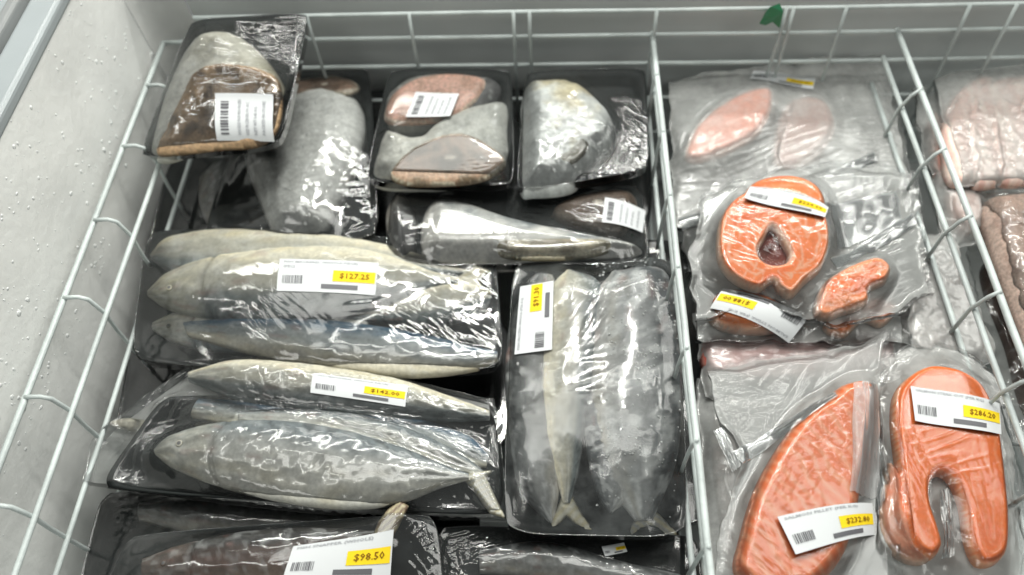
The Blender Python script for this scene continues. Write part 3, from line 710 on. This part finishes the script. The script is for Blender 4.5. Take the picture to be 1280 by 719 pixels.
# ---------------- two chunk tray
Cc = Pack('fish_tray', 'black tray with two cut fish chunks, barcode sticker on the pinkish one, at the back', 'fish package', (560, 160), 0.002, 0, 0.06)
cC = [(486, 86), (640, 86), (643, 233), (456, 228)]; tray(Cc, cC, 0.016)
pillow(Cc, 'fish_piece', [(477, 150), (482, 118), (515, 95), (560, 90), (612, 95), (628, 112), (600, 140), (560, 158), (500, 160)], 0.004, 0.018, 0.016, c_skin((0.26, 0.26, 0.24), (0.10, 0.10, 0.10), (1, 0), 3, lo=.4), SK, lump=.001)
pillow(Cc, 'cut_face', [(479, 145), (490, 117), (520, 98), (560, 92), (603, 97), (607, 110), (590, 130), (560, 147), (500, 152)], 0.018, 0.007, 0.010, c_cut((0.70, 0.42, 0.33), (0.62, 0.53, 0.43), .002, 12, (0.50, 0.30, 0.22)), FL, tilt=(0, .05), label='pinkish cut flesh')
pillow(Cc, 'fish_piece', [(466, 222), (468, 190), (482, 160), (520, 168), (545, 150), (590, 130), (634, 126), (638, 165), (636, 200), (600, 222), (520, 228)], 0.004, 0.024, 0.022, c_skin((0.66, 0.66, 0.60), (0.42, 0.43, 0.40), (1, 0), 33, lo=.0, hi=1), SK, lump=.002, seed=8)
pillow(Cc, 'cut_face', [(487, 213), (512, 190), (550, 175), (585, 173), (622, 190), (632, 206), (600, 222), (545, 227), (500, 225)], 0.029, 0.005, 0.005, c_cut((0.36, 0.24, 0.16), (0.58, 0.54, 0.42), .0014, 15, (0.14, 0.10, 0.06)), FL, tilt=(0, .25), label='brown cut flesh')
lC = [(507, 146), (520, 116), (574, 119), (563, 149)]
wrap(Cc, sides_from(cC), M['cling'], wr=[W_(ang=85, sp=.004, len=.03, amp=.0009), W_(ang=30, sp=.005, len=.02, amp=.0014, at=(480, 190), rad=.03), W_(ang=5, sp=.003, len=.05, amp=.0012, at=(600, 228), rad=.03)], labels=[lC], seed=23, crumple=0.0012, rnd=.05, nx=140, ny=120)
sticker(Cc, lC, 'plain', seed=2)

# ---------------- head tray with fan of creases
D = Pack('fish_tray', 'black tray with a pale fish head under film creased in diagonal lines, beside the divider', 'fish package', (730, 160), 0.004, 0, 0.05)
cD = [(656, 88), (808, 84), (812, 212), (645, 240)]; tray(D, cD, 0.016)
pillow(D, 'fish_head', [(654, 105), (690, 96), (725, 101), (752, 122), (770, 150), (765, 180), (735, 205), (715, 228), (668, 234), (650, 228), (650, 170)], 0.004, 0.028, 0.026,
       lambda u, v, d, un, vn: mix(mix((0.72, 0.75, 0.73), (0.64, 0.58, 0.40), smooth(.25, .75, vn * .9 - np.abs(un - .55) + .25 * fbm(u * 50, v * 50, 4))), (0.10, 0.11, 0.11), smooth(.62, .95, un - vn * .25 + .15 * fbm(u * 40, v * 40, 8))) * (1 + .2 * fbm(u * 90, v * 90, 3)[:, None]), SK, lump=.0025, seed=2)
pillow(D, 'gill_plate', [(690, 150), (712, 135), (735, 150), (735, 185), (712, 205), (692, 190)], 0.026, 0.004, 0.010, c_skin((0.34, 0.33, 0.26), (0.16, 0.15, 0.11), (1, -.5), 3), SK)
pillow(D, 'eye', [(676, 175), (683, 170), (690, 175), (689, 184), (681, 187), (675, 182)], 0.026, 0.004, 0.004, lambda u, v, d, un, vn: mix((0.35, 0.35, 0.28), (0.01, 0.01, 0.01), smooth(.001, .0016, d)), SK, step=.0012)
wrap(D, sides_from(cD), M['cling'], wr=[W_(ang=-42, sp=.0036, len=.09, amp=.0024, at=(752, 165), rad=.05, warp=.001, sharp=1.5), W_(ang=0, sp=.004, len=.05, amp=.0008, at=(700, 225), rad=.04, warp=.003), W_(ang=70, sp=.005, len=.03, amp=.0009)], seed=24, crumple=0.0012, rnd=.05, nx=230, ny=190)

# ---------------- wide mackerel tray
Fp = Pack('fish_tray', 'wide black tray of pale and blue mackerel, white sticker with yellow price field', 'fish package', (400, 375), -0.034)
cF = [(184, 284), (618, 302), (632, 466), (162, 456)]; tray(Fp, cF, 0.020)
fish(Fp, [(188, 322), (215, 337), (270, 347), (340, 349), (420, 347), (500, 345), (565, 343), (592, 345)], [(188, 318), (213, 300), (270, 292), (340, 293), (420, 299), (500, 313), (560, 332), (590, 339)], .015, 'mackerel', .006, seed=1, eye=False)
fish(Fp, [(190, 412), (225, 428), (285, 436), (350, 430), (420, 420), (460, 412)][::1], [(190, 404), (225, 392), (285, 386), (350, 388), (420, 392), (460, 400)], .010, 'silver', .004, seed=7, label='grey fish lying low in the tray')
fish(Fp, [(230, 404), (300, 400), (370, 402), (440, 408), (520, 420), (590, 435), (622, 440)], [(235, 420), (300, 436), (370, 450), (440, 462), (520, 468), (590, 462), (622, 452)], .013, 'blue', .008, seed=3, eye=False, label='blue backed fish at the lower edge')
fish(Fp, [(425, 398), (480, 401), (540, 405), (590, 394), (618, 374)], [(425, 394), (480, 380), (540, 360), (590, 356), (616, 368)], .012, 'mackerel', .006, seed=14, eye=False, label='pale tail end of a fish at the right')
fish(Fp, [(184, 369), (212, 384), (270, 393), (340, 395), (420, 390), (480, 378), (540, 358), (572, 353)], [(184, 364), (212, 343), (270, 325), (340, 316), (420, 314), (480, 322), (540, 340), (572, 347)], .016, 'mackerel', .010, seed=2,
     tail=[(566, 352), (572, 345), (594, 331), (614, 338), (598, 349), (604, 357), (620, 366), (600, 368), (585, 358)])
lF = [(350, 324), (473, 327), (468, 366), (346, 364)]
wrap(Fp, sides_from(cF), M['cling'], wr=[W_(ang=-28, sp=.006, len=.05, amp=.0011), W_(ang=-35, sp=.004, len=.04, amp=0.00088, at=(560, 320), rad=.04), W_(ang=-40, sp=.005, len=.03, amp=.0014, at=(350, 380), rad=.035), W_(ang=-45, sp=.004, len=.03, amp=0.00088, at=(540, 425), rad=.04), W_(ang=10, sp=.004, len=.06, amp=.0009)], labels=[lF], seed=25, rnd=.06, nx=260, ny=120)
sticker(Fp, lF, seed=4, price='$127.25', sub='SPECS')

# ---------------- frosty upright pack
Hh = Pack('fish_tray', 'tall frosty tray of fish lying upright against the divider, price sticker turned sideways', 'fish package', (745, 495), -0.030)
cH = [(640, 326), (846, 320), (862, 672), (628, 668)]; tray(Hh, cH, 0.020)
fish(Hh, [(668, 345), (642, 400), (636, 470), (640, 540), (652, 610), (688, 655)], [(690, 345), (706, 400), (712, 470), (706, 540), (698, 610), (692, 655)], .014, 'dark', .005, seed=6, label='dark backed fish at the left side', eye=False)
fish(Hh, [(775, 338), (828, 345), (843, 420), (847, 500), (840, 580), (815, 650)], [(765, 340), (748, 372), (744, 440), (744, 520), (756, 590), (795, 650)], .019, 'frozen', .005, seed=8, eye=False, label='broad frost covered fish at the right side', tail=[(800, 640), (822, 640), (850, 668), (832, 668), (812, 656), (790, 670), (785, 662)])
fish(Hh, [(738, 480), (733, 520), (738, 570), (750, 620), (762, 640)], [(765, 480), (790, 520), (796, 570), (785, 620), (766, 640)], .012, 'frozen', .012, seed=18, eye=False, label='short grey fish end in the middle')
fish(Hh, [(715, 338), (748, 360), (745, 420), (738, 480), (728, 540), (722, 590), (712, 628)], [(708, 338), (690, 365), (682, 420), (678, 480), (683, 540), (695, 590), (704, 628)], .017, 'mackerel', .006, seed=9, eye=False, tail=[(702, 620), (716, 620), (730, 645), (748, 668), (730, 664), (708, 645), (692, 664), (686, 660)])
lH = [(643, 442), (650, 352), (692, 352), (690, 441)]
wrap(Hh, sides_from(cH), M['frosty'], wr=[W_(ang=70, sp=.008, len=.05, amp=.0010), W_(ang=60, sp=.004, len=.03, amp=.0010, at=(720, 360), rad=.05), W_(ang=12, sp=.012, len=.10, amp=0.00121, at=(735, 480), rad=.025)], labels=[lH], seed=26, rnd=.05, nx=150, ny=240)
crystals(Hh, [(745, 335), (842, 330), (850, 660), (735, 650)], 320, seed=3)
sticker(Hh, lH, seed=5, price='$91.30', title='FISH FROZEN WHOLE (PER KG)', sub=None)

# ---------------- bagged mackerel
Gp = Pack('fish_tray', 'black tray of long mackerel in loose film pulled to a point at the left', 'fish package', (400, 550), -0.030)
cG = [(205, 492), (618, 506), (632, 648), (120, 612)]; tray(Gp, cG, 0.016)
fish(Gp, [(236, 476), (290, 494), (350, 506), (420, 514), (500, 520), (570, 524), (612, 524)], [(236, 466), (290, 454), (350, 456), (420, 464), (500, 478), (570, 500), (612, 514)], .014, 'mackerel', .006, seed=31, eye=False)
fish(Gp, [(250, 500), (330, 505), (420, 512), (500, 520), (580, 545), (612, 570)], [(240, 520), (330, 540), (420, 550), (500, 560), (570, 580), (608, 584)], .010, 'blue', .003, seed=35, eye=False, label='dark backed fish between the two pale ones')
fish(Gp, [(300, 516), (380, 514), (460, 524), (530, 546), (580, 572), (606, 590)], [(300, 530), (380, 545), (460, 560), (530, 580), (580, 592), (606, 596)], .012, 'silver', .006, seed=32, eye=False)
pillow(Gp, 'fin', [(136, 529), (158, 522), (192, 528), (190, 541), (160, 538)], 0.006, 0.0016, 0.004, c_skin((0.50, 0.47, 0.38), (0.4, 0.38, 0.3), (1, 0), 3), SK)
fish(Gp, [(192, 562), (215, 546), (270, 533), (340, 531), (420, 541), (500, 562), (560, 584), (586, 592)], [(194, 568), (215, 582), (270, 602), (340, 619), (420, 630), (490, 627), (550, 608), (586, 599)], .0145, 'silver', .010, seed=33,
     tail=[(580, 592), (600, 588), (617, 587), (608, 597), (618, 618), (633, 648), (612, 641), (594, 616), (582, 602)])
lG = [(392, 467), (510, 481), (506, 507), (388, 491)]
wrap(Gp, [[(243, 452), (330, 447), (450, 462), (618, 500)], [(618, 500), (628, 570), (634, 648)], [(104, 602), (220, 618), (420, 640), (634, 648)], [(243, 452), (175, 500), (118, 548), (104, 602)]], M['fishbag'], edge=0.010,
     wr=[W_(ang=-20, sp=.010, len=.09, amp=.0015), W_(ang=40, sp=.006, len=.04, amp=0.00121, at=(130, 585), rad=.03), W_(ang=25, sp=.008, len=.08, amp=0.00121, at=(190, 520), rad=.05), W_(ang=-55, sp=.006, len=.05, amp=0.00110, at=(330, 500), rad=.03), W_(ang=-60, sp=.005, len=.05, amp=0.00121, at=(540, 615), rad=.03)], labels=[lG], seed=27, nx=260, ny=130, bag=True, sag=3)
sticker(Gp, lG, seed=6, price='$142.00', sub=None)

# ---------------- front tray cut by the frame
Ip = Pack('fish_tray', 'black tray of reddish fish with its tail up, nearest the camera at the left', 'fish package', (340, 700), -0.034)
cI = [(160, 668), (545, 640), (562, 790), (110, 790)]; tray(Ip, cI, 0.018)
fish(Ip, [(180, 700), (230, 684), (300, 670), (380, 664), (440, 664), (474, 664)], [(180, 730), (230, 738), (300, 742), (380, 735), (440, 705), (478, 676)], .014, 'reddish', .006, seed=41, tz=.012, tail=[(464, 672), (472, 652), (484, 636), (500, 624), (511, 632), (500, 654), (488, 678)])
lI = [(370, 686), (494, 665), (486, 722), (356, 726)]
wrap(Ip, sides_from(cI), M['cling'], wr=[W_(ang=15, sp=.006, len=.04, amp=.0012), W_(ang=50, sp=.004, len=.02, amp=0.00132, at=(520, 665), rad=.03), W_(ang=-50, sp=.005, len=.03, amp=.002, at=(530, 700), rad=.03)], labels=[lI], seed=28, rnd=.05, nx=200, ny=90)
sticker(Ip, lI, seed=7, price='$98.50', title='FISH SNAPPER (WHOLE)', sub=None)

# ---------------- tilted tray on top at the back left
A = Pack('fish_tray', 'tilted black tray on top at the back left corner, brown cut fish and barcode sticker', 'fish package', (280, 108), 0.052, 0.0, 0.30)
cA = [(238, 24), (388, 15), (352, 182), (172, 199)]; tray(A, cA, 0.016)
pillow(A, 'fish_piece', [(228, 62), (250, 40), (285, 36), (318, 55), (345, 90), (350, 120), (300, 130), (255, 165), (215, 192), (186, 192), (190, 160), (205, 110)], 0.004, 0.026, 0.020,
       c_skin((0.74, 0.74, 0.68), (0.34, 0.32, 0.24), (1, 0.3), 14, lo=.3, hi=1.2), SK, lump=.001, seed=5)
pillow(A, 'cut_face', [(246, 92), (280, 82), (325, 88), (350, 104), (349, 150), (325, 178), (270, 184), (215, 190), (191, 187), (208, 152), (228, 118)], 0.030, 0.006, 0.006, c_cut((0.38, 0.25, 0.14), (0.55, 0.38, 0.22), .0014, 25, (0.11, 0.07, 0.04)), FL, tilt=(0, .12), lump=.0015, seed=6)
lA = [(270, 174), (272, 121), (344, 122), (340, 173)]
wrap(A, sides_from(cA), M['cling'], wr=[W_(ang=3, sp=.0038, len=.06, amp=.0022, at=(320, 88), rad=.05, warp=.001, sharp=1.5), W_(ang=70, sp=.005, len=.03, amp=.001), W_(ang=0, sp=.004, len=.03, amp=0.00088, at=(340, 60), rad=.02), W_(ang=75, sp=.004, len=.03, amp=0.00099, at=(188, 165), rad=.02)], labels=[lA], seed=29, crumple=0.0012, rnd=.06, nx=160, ny=160)
sticker(A, lA, 'plain', seed=9)

# ================ middle compartment: salmon in bags
def rect_sides(a, b, c, d): return [[a, b], [b, c], [d, c], [a, d]]
def lowbag(label, c, z, blobs, seed, mat='milky_glare', col=None, cat='salmon bag', name='salmon_bag'):
    P = Pack(name, label, cat, tuple(np.mean(c, axis=0)), z); P.tray_h = 0
    for k, b in enumerate(blobs): pillow(P, 'fish_piece', b, 0.002, 0.013, 0.008, col or c_salmon(seed=seed + k), SA, lump=.0015, seed=seed + k)
    wrap(P, rect_sides(*c), M[mat], edge=.002, nx=90, ny=90, wr=[W_(ang=20, sp=.018, len=.08, amp=.0016)], seed=seed, bag=True, wob=.004); return P
dull = c_skin((0.46, 0.40, 0.37), (0.30, 0.26, 0.24), (1, 0), 6)
grey = c_skin((0.42, 0.38, 0.36), (0.26, 0.22, 0.21), (1, 0), 6)
lowbag('deep red salmon bag showing between the ring steak and the lower bags', [(865, 392), (1130, 385), (1150, 500), (880, 500)], -0.035, [[(880, 425), (940, 400), (1010, 410), (1080, 400), (1120, 430), (1100, 480), (980, 485), (890, 470)]], 51, col=c_salmon((0.45, 0.07, 0.05), (0.55, 0.25, 0.2), (0.25, 0.08, 0.07), 8, deep=(0.28, 0.03, 0.03)))
lowbag('bag of salmon hidden under the pale steak bag at the back', [(840, 130), (1120, 120), (1160, 330), (858, 340)], -0.055, [[(880, 200), (960, 160), (1080, 170), (1110, 260), (1060, 310), (900, 300)]], 52, col=grey)
lowbag('bag of dull salmon under the two front salmon bags', [(870, 470), (1240, 470), (1290, 790), (880, 790)], -0.045, [[(900, 500), (1000, 490), (1090, 520), (1080, 700), (940, 760), (900, 640)], [(1110, 500), (1230, 500), (1260, 740), (1110, 750)]], 53, col=dull)
lowbag('dull grey brown bag against the right divider, below the clear folds', [(1105, 300), (1188, 285), (1250, 455), (1120, 470)], -0.025, [[(1125, 335), (1180, 312), (1215, 370), (1232, 440), (1180, 455), (1140, 440), (1128, 390)]], 54, 'milky_glare', grey, 'fish bag', 'fish_bag')

Kp = Pack('salmon_bag', 'hazy clear bag with one pale oval salmon steak at the back of the middle compartment', 'salmon bag', (980, 175), -0.012, 0, .03); Kp.tray_h = 0
pillow(Kp, 'skin_edge', [(848, 188), (858, 158), (890, 126), (932, 104), (968, 104), (973, 132), (958, 170), (918, 198), (880, 208), (856, 206)], 0.002, 0.012, 0.01, c_skin((0.36, 0.38, 0.37), (0.25, 0.26, 0.26), (1, 0), 2), SK)
pillow(Kp, 'salmon_steak', [(857, 188), (870, 158), (900, 131), (935, 113), (963, 111), (966, 133), (950, 165), (915, 188), (880, 200), (862, 200)], 0.012, 0.008, 0.008, c_salmon((1.0, 0.36, 0.22), (1.0, 0.62, 0.5), (0.80, 0.52, 0.44), 6, sp=.009, deep=(0.98, 0.28, 0.15), k=.45), SA, lump=.001)
pillow(Kp, 'salmon_steak', [(975, 140), (1000, 120), (1035, 128), (1045, 165), (1020, 200), (985, 215), (965, 195)], 0.002, 0.010, 0.012, c_salmon((0.55, 0.32, 0.27), (0.55, 0.42, 0.38), (0.40, 0.36, 0.34), 8, deep=(0.5, 0.25, 0.2)), SA, label='faint pink steak under the folds')
lK = [(942, 88), (1020, 97), (1016, 112), (936, 103)]
wrap(Kp, [[(834, 102), (900, 92), (1000, 78), (1108, 66)], [(1108, 66), (1120, 150), (1135, 238)], [(846, 285), (950, 272), (1050, 252), (1135, 238)], [(834, 102), (838, 190), (846, 285)]], M['milky_glare'], edge=.004, nx=200, ny=150,
     wr=[W_(ang=24, sp=.009, len=.12, amp=0.00176, at=(1000, 205), rad=.07), W_(ang=0, sp=.005, len=.03, amp=.003, at=(1095, 185), rad=.03), W_(ang=60, sp=.008, len=.04, amp=.0018), W_(ang=-70, sp=.006, len=.05, amp=0.00121, at=(1095, 110), rad=.04), W_(ang=10, sp=.006, len=.05, amp=.0018)], labels=[lK], seed=61, bag=True, wob=.004)
fold(Kp, [(935, 256), (1098, 178), (1104, 190), (950, 266)])
fold(Kp, [(850, 262), (930, 236), (936, 246), (856, 276)])
sticker(Kp, lK, seed=10, price='$215.40', title='SALMON STEAK (PER KG)', sub=None)

Mp = Pack('salmon_bag', 'bag with a small salmon slice under an upside down sticker, below the ring steak', 'salmon bag', (980, 390), -0.016); Mp.tray_h = 0
pillow(Mp, 'salmon_steak', [(884, 378), (900, 362), (940, 362), (980, 380), (990, 402), (960, 412), (915, 410), (890, 398)], 0.002, 0.016, 0.010, c_salmon(seed=13), SA)
pillow(Mp, 'salmon_steak', [(1030, 408), (1048, 384), (1090, 372), (1122, 384), (1104, 406), (1080, 400), (1056, 420)], 0.002, 0.009, 0.005, c_salmon(seed=14), SA)
lM = [(992, 418), (888, 384), (904, 360), (1014, 392)]
wrap(Mp, [[(872, 360), (1000, 350), (1130, 350)], [(1130, 350), (1140, 430)], [(870, 425), (1000, 430), (1140, 430)], [(872, 360), (870, 425)]], M['bag'], edge=.003, nx=150, ny=70, wr=[W_(ang=-20, sp=.007, len=.04, amp=.0022), W_(ang=60, sp=.006, len=.03, amp=.002)], labels=[lM], seed=62, bag=True, wob=.004)
sticker(Mp, lM, seed=11, price='$188.00', title='SALMON STEAK (PER KG)', sub=None)

Lp = Pack('salmon_bag', 'clear bag with a bright orange ring-shaped salmon steak and a tilted sticker', 'salmon bag', (985, 300), 0.0, 0, .02); Lp.tray_h = 0
pillow(Lp, 'salmon_steak', [(922, 262), (935, 232), (965, 220), (1000, 221), (1026, 236), (1030, 262), (980, 275), (940, 272)], 0.002, 0.012, 0.008, c_salmon(seed=21), SA, label='salmon steak tucked behind the ring-shaped one')
pillow(Lp, 'salmon_steak', [(1018, 386), (1030, 352), (1062, 332), (1096, 322), (1114, 334), (1108, 352), (1088, 362), (1084, 380), (1052, 392), (1032, 398)], 0.002, 0.010, 0.005, c_salmon((1.0, 0.30, 0.10), (1.0, .62, .45), seed=22, sp=.005, k=.6), SA, lump=.0012, label='salmon chunk at the right of the ring-shaped steak')
pillow(Lp, 'salmon_steak', [(896, 300), (902, 268), (922, 246), (950, 236), (985, 235), (1015, 247), (1033, 272), (1037, 305), (1027, 335), (1008, 352), (990, 370), (973, 362), (966, 352), (948, 362), (918, 350), (900, 328)], 0.008, 0.010, 0.004,
       c_salmon((1.0, 0.23, 0.045), (1.0, 0.62, 0.42), (0.74, 0.56, 0.46), 23, sp=.0085, sw=.0014, k=.7, flk=.9), SA, hole=[(965, 284), (977, 300), (986, 318), (981, 329), (967, 332), (953, 327), (948, 314), (956, 299)], lump=.0002, step=.0014, label='ring-shaped salmon steak')
pillow(Lp, 'ring_hole_fill', [(962, 284), (974, 294), (988, 318), (980, 334), (966, 338), (948, 330), (945, 312), (954, 298)], 0.002, 0.0015, 0.004, c_salmon((0.30, 0.05, 0.025), (0.32, 0.10, 0.06), (0.3, 0.06, 0.04), 2, deep=(0.2, 0.03, 0.02)), SA)  # dark red sheet filling the hole of the ring steak
lL = [(938, 232), (1039, 253), (1030, 274), (929, 251)]
wrap(Lp, [[(872, 250), (930, 222), (1040, 204), (1148, 212)], [(1148, 212), (1156, 290), (1168, 368)], [(868, 398), (950, 385), (1060, 408), (1168, 368)], [(872, 250), (862, 330), (868, 398)]], M['bag'], edge=.003, nx=220, ny=160,
     wr=[W_(ang=-30, sp=.006, len=.03, amp=.0014), W_(ang=25, sp=.009, len=.05, amp=0.00187, at=(1090, 270), rad=.045), W_(ang=70, sp=.007, len=.04, amp=0.00132, at=(1110, 240), rad=.04), W_(ang=-25, sp=.004, len=.02, amp=0.00088, at=(930, 320), rad=.035), W_(ang=5, sp=.004, len=.02, amp=0.00099, at=(960, 250), rad=.03), W_(ang=70, sp=.006, len=.03, amp=.002, at=(880, 300), rad=.02), W_(ang=30, sp=.005, len=.02, amp=.002, at=(1070, 355), rad=.03)], labels=[lL], seed=63, bag=True, wob=.004, sag=2)
fold(Lp, [(1044, 240), (1130, 222), (1138, 262), (1052, 300)])
fold(Lp, [(1040, 318), (1150, 250), (1156, 266), (1050, 330)])
sticker(Lp, lL, seed=12, price='$224.60', title='SALMON STEAK (PER KG)', sub=None)

Op = Pack('salmon_bag', 'bag with a horseshoe-shaped orange salmon steak, sticker across its arch', 'salmon bag', (1185, 590), -0.004); Op.tray_h = 0
pillow(Op, 'salmon_steak', [(1104, 600), (1112, 575), (1130, 600), (1142, 650), (1168, 690), (1150, 705), (1115, 690), (1098, 650)], 0.002, 0.010, 0.008, c_salmon((0.66, 0.25, 0.14), (0.75, 0.48, 0.34), (0.6, 0.4, 0.3), 24), SA, label='paler steak edge under the horseshoe')
pillow(Op, 'salmon_steak', [(1164, 457), (1200, 463), (1230, 485), (1248, 530), (1257, 590), (1262, 650), (1259, 690), (1243, 706), (1222, 704), (1209, 675), (1202, 632), (1190, 602), (1175, 592), (1163, 605), (1164, 630), (1173, 658), (1178, 684), (1163, 698), (1138, 680), (1128, 625), (1121, 573), (1116, 525), (1120, 490), (1138, 468)], 0.004, 0.012, 0.005,
       c_salmon((1.0, 0.19, 0.02), (1.0, 0.52, 0.30), (0.85, 0.36, 0.18), 25, sp=.0062, sw=.001, k=.4, flk=.4), SA, lump=.0002, step=.0016, label='horseshoe-shaped salmon steak')
lO = [(1137, 484), (1252, 502), (1251, 544), (1142, 528)]
wrap(Op, [[(1088, 448), (1150, 430), (1215, 440), (1256, 478)], [(1256, 478), (1272, 600), (1286, 760)], [(1085, 760), (1286, 760)], [(1088, 448), (1092, 600), (1085, 760)]], M['bag'], edge=.003, nx=150, ny=220,
     wr=[W_(ang=30, sp=.009, len=.04, amp=.0012), W_(ang=20, sp=.007, len=.04, amp=.0014, at=(1190, 560), rad=.03), W_(ang=100, sp=.006, len=.05, amp=0.00121, at=(1100, 560), rad=.03), W_(ang=90, sp=.007, len=.04, amp=0.00143, at=(1272, 620), rad=.03), W_(ang=-40, sp=.006, len=.04, amp=0.00132, at=(1235, 455), rad=.03)], labels=[lO], seed=64, bag=True, wob=.004)
fold(Op, [(1092, 500), (1108, 500), (1112, 620), (1092, 650)])
fold(Op, [(1178, 610), (1190, 608), (1200, 690), (1184, 694)], 'bag')
sticker(Op, lO, seed=13, price='$286.20', title='SALMON STEAK CUT (PER KG)', sub=None)

Np = Pack('salmon_bag', 'wide clear bag with a long grainy salmon fillet tapering upwards, nearest the middle divider', 'salmon bag', (1000, 600), 0.002); Np.tray_h = 0
pillow(Np, 'salmon_fillet', [(1034, 496), (1052, 480), (1080, 474), (1096, 488), (1092, 540), (1080, 600), (1072, 650), (1052, 700), (1010, 740), (960, 748), (920, 715), (926, 670), (944, 610), (974, 555), (1008, 512)], 0.002, 0.013, 0.009,
       lambda u, v, d, un, vn: mix(mix((0.95, 0.21, 0.06), (1.0, 0.46, 0.26), smooth(.35, .9, np.abs(((u * 95 + v * 60 + .7 * noise(u * 40, v * 40, 4)) % 1) * 2 - 1)) * .55), (0.75, 0.42, 0.27), smooth(.004, .001, d) * .5), SA, lump=.0004)
lN = [(970, 648), (1096, 624), (1103, 661), (992, 696)]
wrap(Np, [[(884, 464), (950, 446), (1040, 436), (1112, 412)], [(1112, 412), (1104, 520), (1118, 640), (1128, 760)], [(888, 760), (1128, 760)], [(884, 464), (898, 525), (925, 575), (904, 650), (888, 760)]], M['bag'], edge=.003, nx=160, ny=220,
     wr=[W_(ang=55, sp=.012, len=.14, amp=0.00176, at=(980, 540), rad=.07), W_(ang=-15, sp=.008, len=.05, amp=0.00121, at=(920, 505), rad=.03), W_(ang=40, sp=.010, len=.06, amp=.0014), W_(ang=95, sp=.008, len=.08, amp=0.00138, at=(1095, 520), rad=.03), W_(ang=-45, sp=.004, len=.02, amp=0.00132, at=(950, 700), rad=.03)], labels=[lN], seed=65, bag=True, wob=.003, sag=2)
fold(Np, [(1070, 474), (1104, 470), (1112, 612), (1064, 612)], 'veil')
fold(Np, [(918, 556), (1046, 482), (1050, 492), (934, 570)])
fold(Np, [(896, 528), (908, 524), (932, 572), (920, 580)])
sticker(Np, lN, seed=14, price='$232.80', title='SALMON FILLET (PER KG)', sub=None)

# ================ right compartment
lowbag('pinkish lumps in a clear bag just right of the right divider', [(1140, 110), (1200, 105), (1262, 300), (1180, 310)], -0.03, [[(1160, 150), (1190, 130), (1210, 180), (1205, 230), (1175, 225), (1165, 190)], [(1185, 235), (1215, 225), (1235, 270), (1210, 290), (1190, 275)]], 71, 'milky_glare', c_salmon((0.55, 0.32, 0.26), (0.6, 0.45, 0.4), (0.45, 0.35, 0.32), 3), 'fish bag', 'fish_bag')
Pp = Pack('fillet_bag', 'white tray of pale pink ridged fillets at the back right corner', 'fillet package', (1240, 165), -0.012, 0, .05); Pp.tray_h = 0
def ridge(k):
    x = 1178 + k * 30; o_ = random.uniform(-3, 3)
    return [(x, 158 - k * 12 + o_), (x + 16, 118 - k * 5), (x + 44, 96 - k * 2 + o_), (x + 66, 98), (x + 48, 128), (x + 40, 165 + o_), (x + 48, 212), (x + 44, 228), (x + 10, 227 + o_), (x + 1, 190)]
for k in range(5): pillow(Pp, 'fillet', ridge(k), 0.002 + .0012 * k, 0.012, 0.010, (lambda u, v, d, un, vn, k=k: mix((0.88, 0.70, 0.62), (0.76, 0.50, 0.43), smooth(.15, .6, np.abs(noise((un * 1.2 - .25 * (vn - .5)**2) * 7, vn * .8, 30 + k)) * 1.6))), SA, lump=.0016, seed=k, label=None)
wrap(Pp, [[(1168, 98), (1240, 84), (1345, 78)], [(1345, 78), (1370, 232)], [(1200, 234), (1290, 232), (1370, 232)], [(1168, 98), (1180, 160), (1200, 234)]], M['milky_glare'], edge=.006, nx=150, ny=120, wr=[W_(ang=75, sp=.008, len=.05, amp=.0016), W_(ang=10, sp=.006, len=.04, amp=.0014)], seed=72, bag=True)
Qp = Pack('fish_bag', 'dark brown fish in crinkled film at the right edge below the pale fillets', 'fish package', (1290, 340), -0.022); Qp.tray_h = 0
pillow(Qp, 'fish_piece', [(1232, 250), (1260, 240), (1330, 240), (1380, 300), (1400, 440), (1340, 480), (1300, 460), (1265, 370), (1240, 300)], 0.002, 0.024, 0.02, c_cut((0.44, 0.31, 0.25), (0.50, 0.38, 0.32), .005, 9, (0.32, 0.22, 0.18)), FL, lump=.0015)
wrap(Qp, [[(1218, 240), (1290, 230), (1380, 232)], [(1380, 232), (1420, 490)], [(1298, 490), (1420, 490)], [(1218, 240), (1255, 360), (1298, 490)]], M['bag'], edge=.004, nx=120, ny=150, wr=[W_(ang=-10, sp=.007, len=.05, amp=.003, at=(1260, 245), rad=.04), W_(ang=60, sp=.006, len=.04, amp=.002), W_(ang=0, sp=.006, len=.04, amp=.0014)], seed=73, bag=True, wob=.003)
lowbag('dim brown bag low in the right compartment behind the divider', [(1200, 290), (1420, 290), (1480, 560), (1270, 560)], -0.07, [[(1230, 330), (1300, 320), (1400, 350), (1420, 520), (1300, 530), (1260, 430)]], 74, 'bag', c_skin((0.17, 0.12, 0.10), (0.09, 0.07, 0.06), (1, 0), 5), 'fish bag', 'fish_bag')
